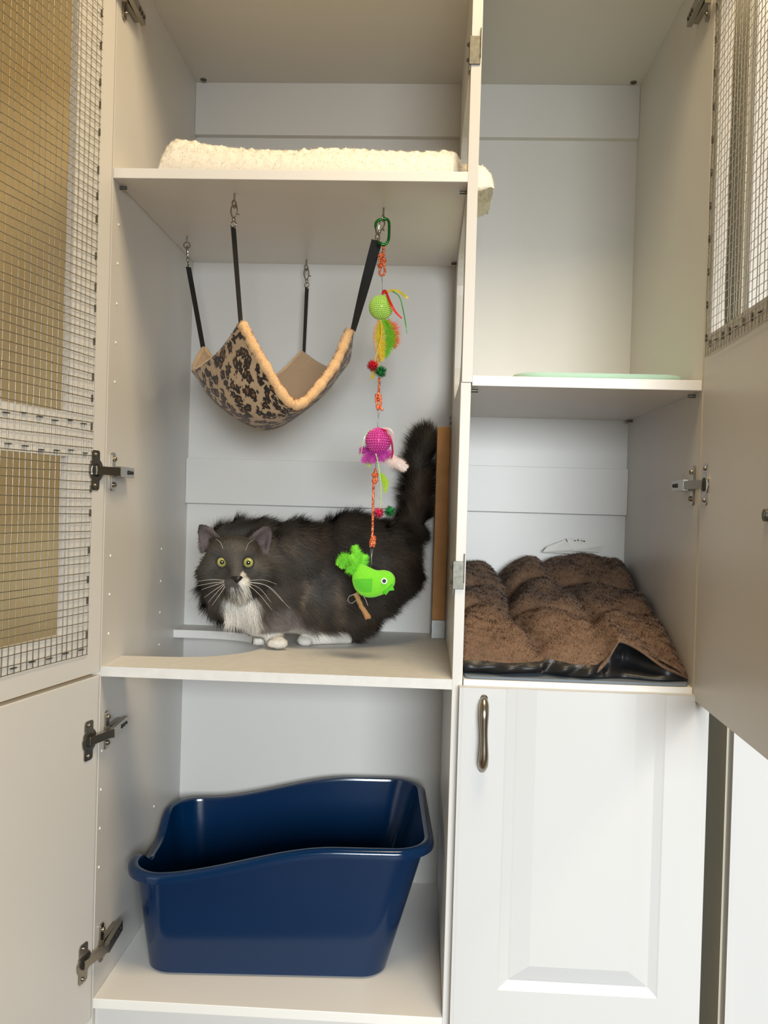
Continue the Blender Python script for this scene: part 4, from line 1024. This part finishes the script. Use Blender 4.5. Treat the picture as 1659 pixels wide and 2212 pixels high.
def cat_fur(n, name, seed):
    Pn, Nn, T3 = sample_tris(V, Q, n, lambda c, n_: np.where(n_[:, 1] > .3, .45, 1.0) * np.where(np.linalg.norm(c - hc, axis=1) < .065, 2.2, 1.0))
    Nn = unit(VN[T3].mean(1) + 1e-6); nose = at(511, 1250, .145); dh = np.linalg.norm(Pn - hc, axis=1); head = np.clip((.085 - dh) / .03, 0, 1)[:, None]
    rad = unit(Pn - nose); flow = np.tile(np.array([.9, .05, -.45]), (len(Pn), 1)); tail = (Pn[:, 0] > .455) & (Pn[:, 2] > .895) & (Pn[:, 1] > .36)
    flow[tail] = [-.1, 0, .9]; chest = np.clip((.25 - Pn[:, 0]) / .05, 0, 1)[:, None] * np.clip((.80 - Pn[:, 2]) / .03, 0, 1)[:, None]; flow = flow * (1 - chest) + np.array([.15, -.25, -1.0]) * chest
    flow = flow * (1 - head) + rad * head; flow -= Nn * (flow * Nn).sum(1, keepdims=True)
    cl = np.stack([wob(Pn, 170, seed), wob(Pn, 170, seed + 1), wob(Pn, 170, seed + 2)], 1)
    ears = (Pn[:, 0] < .255) & (Pn[:, 1] < .222) & (Pn[:, 2] > at(500, 1172, .19)[2]); facew = np.clip((.075 - np.linalg.norm(Pn - at(509, 1230, .16), axis=1)) / .045, 0, 1)
    L_ = np.full(len(Pn), .026); L_ = np.where(Pn[:, 2] > .86, .028, L_); L_ = np.where(tail, .033, L_)
    L_ = L_ * (1 - head[:, 0]) + .017 * head[:, 0]; L_ = L_ * (1 - facew) + .0050 * facew; L_ = np.where(ears, .0045, L_)
    L_ = np.where(np.linalg.norm(Pn - at(513, 1274, .150), axis=1) < .018, .0042, L_)
    near_ear = (head[:, 0] > .1) & (Pn[:, 2] > at(500, 1198, .19)[2]) & (np.abs(Pn[:, 0] - hc[0]) > .040); L_ = np.where(near_ear, np.minimum(L_, .0065), L_)
    L_ = np.where((chest[:, 0] > .5) & (head[:, 0] < .5), .027, L_); paw = (Pn[:, 2] < .6965) & (Pn[:, 1] < .335) & (Pn[:, 0] < .38); L_ = np.where(paw, .0038, L_)
    L_ = np.where((Pn[:, 2] < .72) & ~paw & (Pn[:, 0] < .27), .012, L_)
    stiff = np.where(facew > .3, .35, .55)[:, None]; D = Nn * np.where(tail[:, None], 1.1, stiff) + unit(flow) * 1.0 + np.where(facew > .3, .25, .50)[:, None] * cl + .16 * rng.normal(size=Pn.shape)
    L_ = L_ * (.55 + .65 * rng.random(len(Pn))); C = fur_color(Pn, Nn) * (.70 + .55 * rng.random((len(Pn), 1)) + .22 * wob(Pn, 140, seed + 5)[:, None])
    # keep the eyes, nose and mouth clear
    ok = np.ones(len(Pn), bool)
    for e in EYE: ok &= np.linalg.norm((Pn - at(e[0], e[1], .152)) * [1, .6, 1], axis=1) > .0118
    ok &= np.linalg.norm((Pn - at(511, 1252, .139)) * [1, .6, 1], axis=1) > .0055
    Pn, Nn, D, L_, C = Pn[ok], Nn[ok], D[ok], L_[ok], C[ok]
    def clamp(V_):
        x, y, z = V_[..., 0], V_[..., 1], V_[..., 2]; x = np.where(y > .380, np.minimum(x, .5305), np.minimum(x, .556)); return np.stack([x, np.minimum(y, .4595), np.maximum(z, zM + .0006)], -1)
    return strands(name, Pn, Nn, D, L_, np.where(L_ < .008, .00050, .00075), C, M_fur, cat, 4, .10, clamp, .12)
cat_fur(135000, 'fur', 41)
for e in EYE:
    c = at(*e); dcam = unit(CAM - c)
    m = MB().ball((0, 0, 0), .0098, 28, 20); o = m.build('eye', M_iris, cat, 'yellow green eye', smooth=True, clean=True)
    o.location = Vector(c) - ORG[cat]; o.rotation_euler = (0, 0, math.atan2(dcam[0], -dcam[1]))
    for v_ in o.data.vertices: v_.co += ORG[cat]
    m = MB(); r0 = unit(np.cross(dcam, [0, 0, 1])); u0 = np.cross(r0, dcam); ctr = c + dcam * .0050
    pts = [ctr + r0 * .0099 * math.cos(a) + u0 * (.0092 if math.sin(a) > 0 else .0096) * math.sin(a) for a in np.linspace(0, 2 * math.pi, 29)]
    m.tube(pts, .0013, 7); m.build('eyelid', M_lid, cat, 'dark eyelid rim', smooth=True)
m = MB(); nc = [at(u, v, y) for u, v, y in ((498, 1247, .1415), (505, 1244.5, .1385), (512, 1245, .1375), (519, 1244.5, .1385), (524, 1248, .1415), (519, 1254, .1385), (512, 1260, .1400), (505, 1254, .1385))]
cf = at(512, 1250, .1355); bk = [p + np.array([0, .008, 0]) for p in nc]
m.add(nc + [cf] + bk, [(k, (k + 1) % 8, 8) for k in range(8)] + [(k, 9 + k, 9 + (k + 1) % 8, (k + 1) % 8) for k in range(8)])
m.build('nose', M_nose, cat, 'dark nose', smooth=True)
MB().tube(spline([at(496, 1266, .1465), at(504, 1266.5, .1430), at(512, 1264, .1418), at(519, 1267, .1430), at(526, 1267, .1455)], 5), .0006, 6).build('mouth', M_nose, cat, smooth=True)
for a, b, c in (((488, 1254, .147), (458, 1252, .135), (425, 1256, .130)), ((487, 1256, .147), (455, 1260, .135), (424, 1266, .130)), ((487, 1257, .147), (458, 1266, .133), (435, 1274, .128)), ((487, 1259, .147), (463, 1275, .133), (441, 1291, .128)),
                ((488, 1260, .147), (470, 1278, .133), (449, 1302, .128)), ((489, 1262, .147), (474, 1285, .133), (457, 1309, .130)), ((536, 1254, .147), (570, 1253, .135), (598, 1262, .130)), ((537, 1257, .147), (575, 1265, .135), (612, 1300, .130)),
                ((538, 1258, .147), (582, 1268, .133), (626, 1315, .128)), ((536, 1260, .147), (562, 1272, .135), (586, 1302, .132)), ((535, 1262, .147), (560, 1284, .135), (588, 1318, .132)), ((484, 1190, .153), (476, 1172, .145), (466, 1164, .14)), ((530, 1190, .153), (537, 1174, .145), (548, 1166, .14))):
    P = spline([at(*a), at(*b), at(*c)], 6); MB().tube(P, [.00036 * (1 - .7 * i / len(P)) for i in range(len(P))], 5).build('whisker', M_whisk, cat, smooth=True)
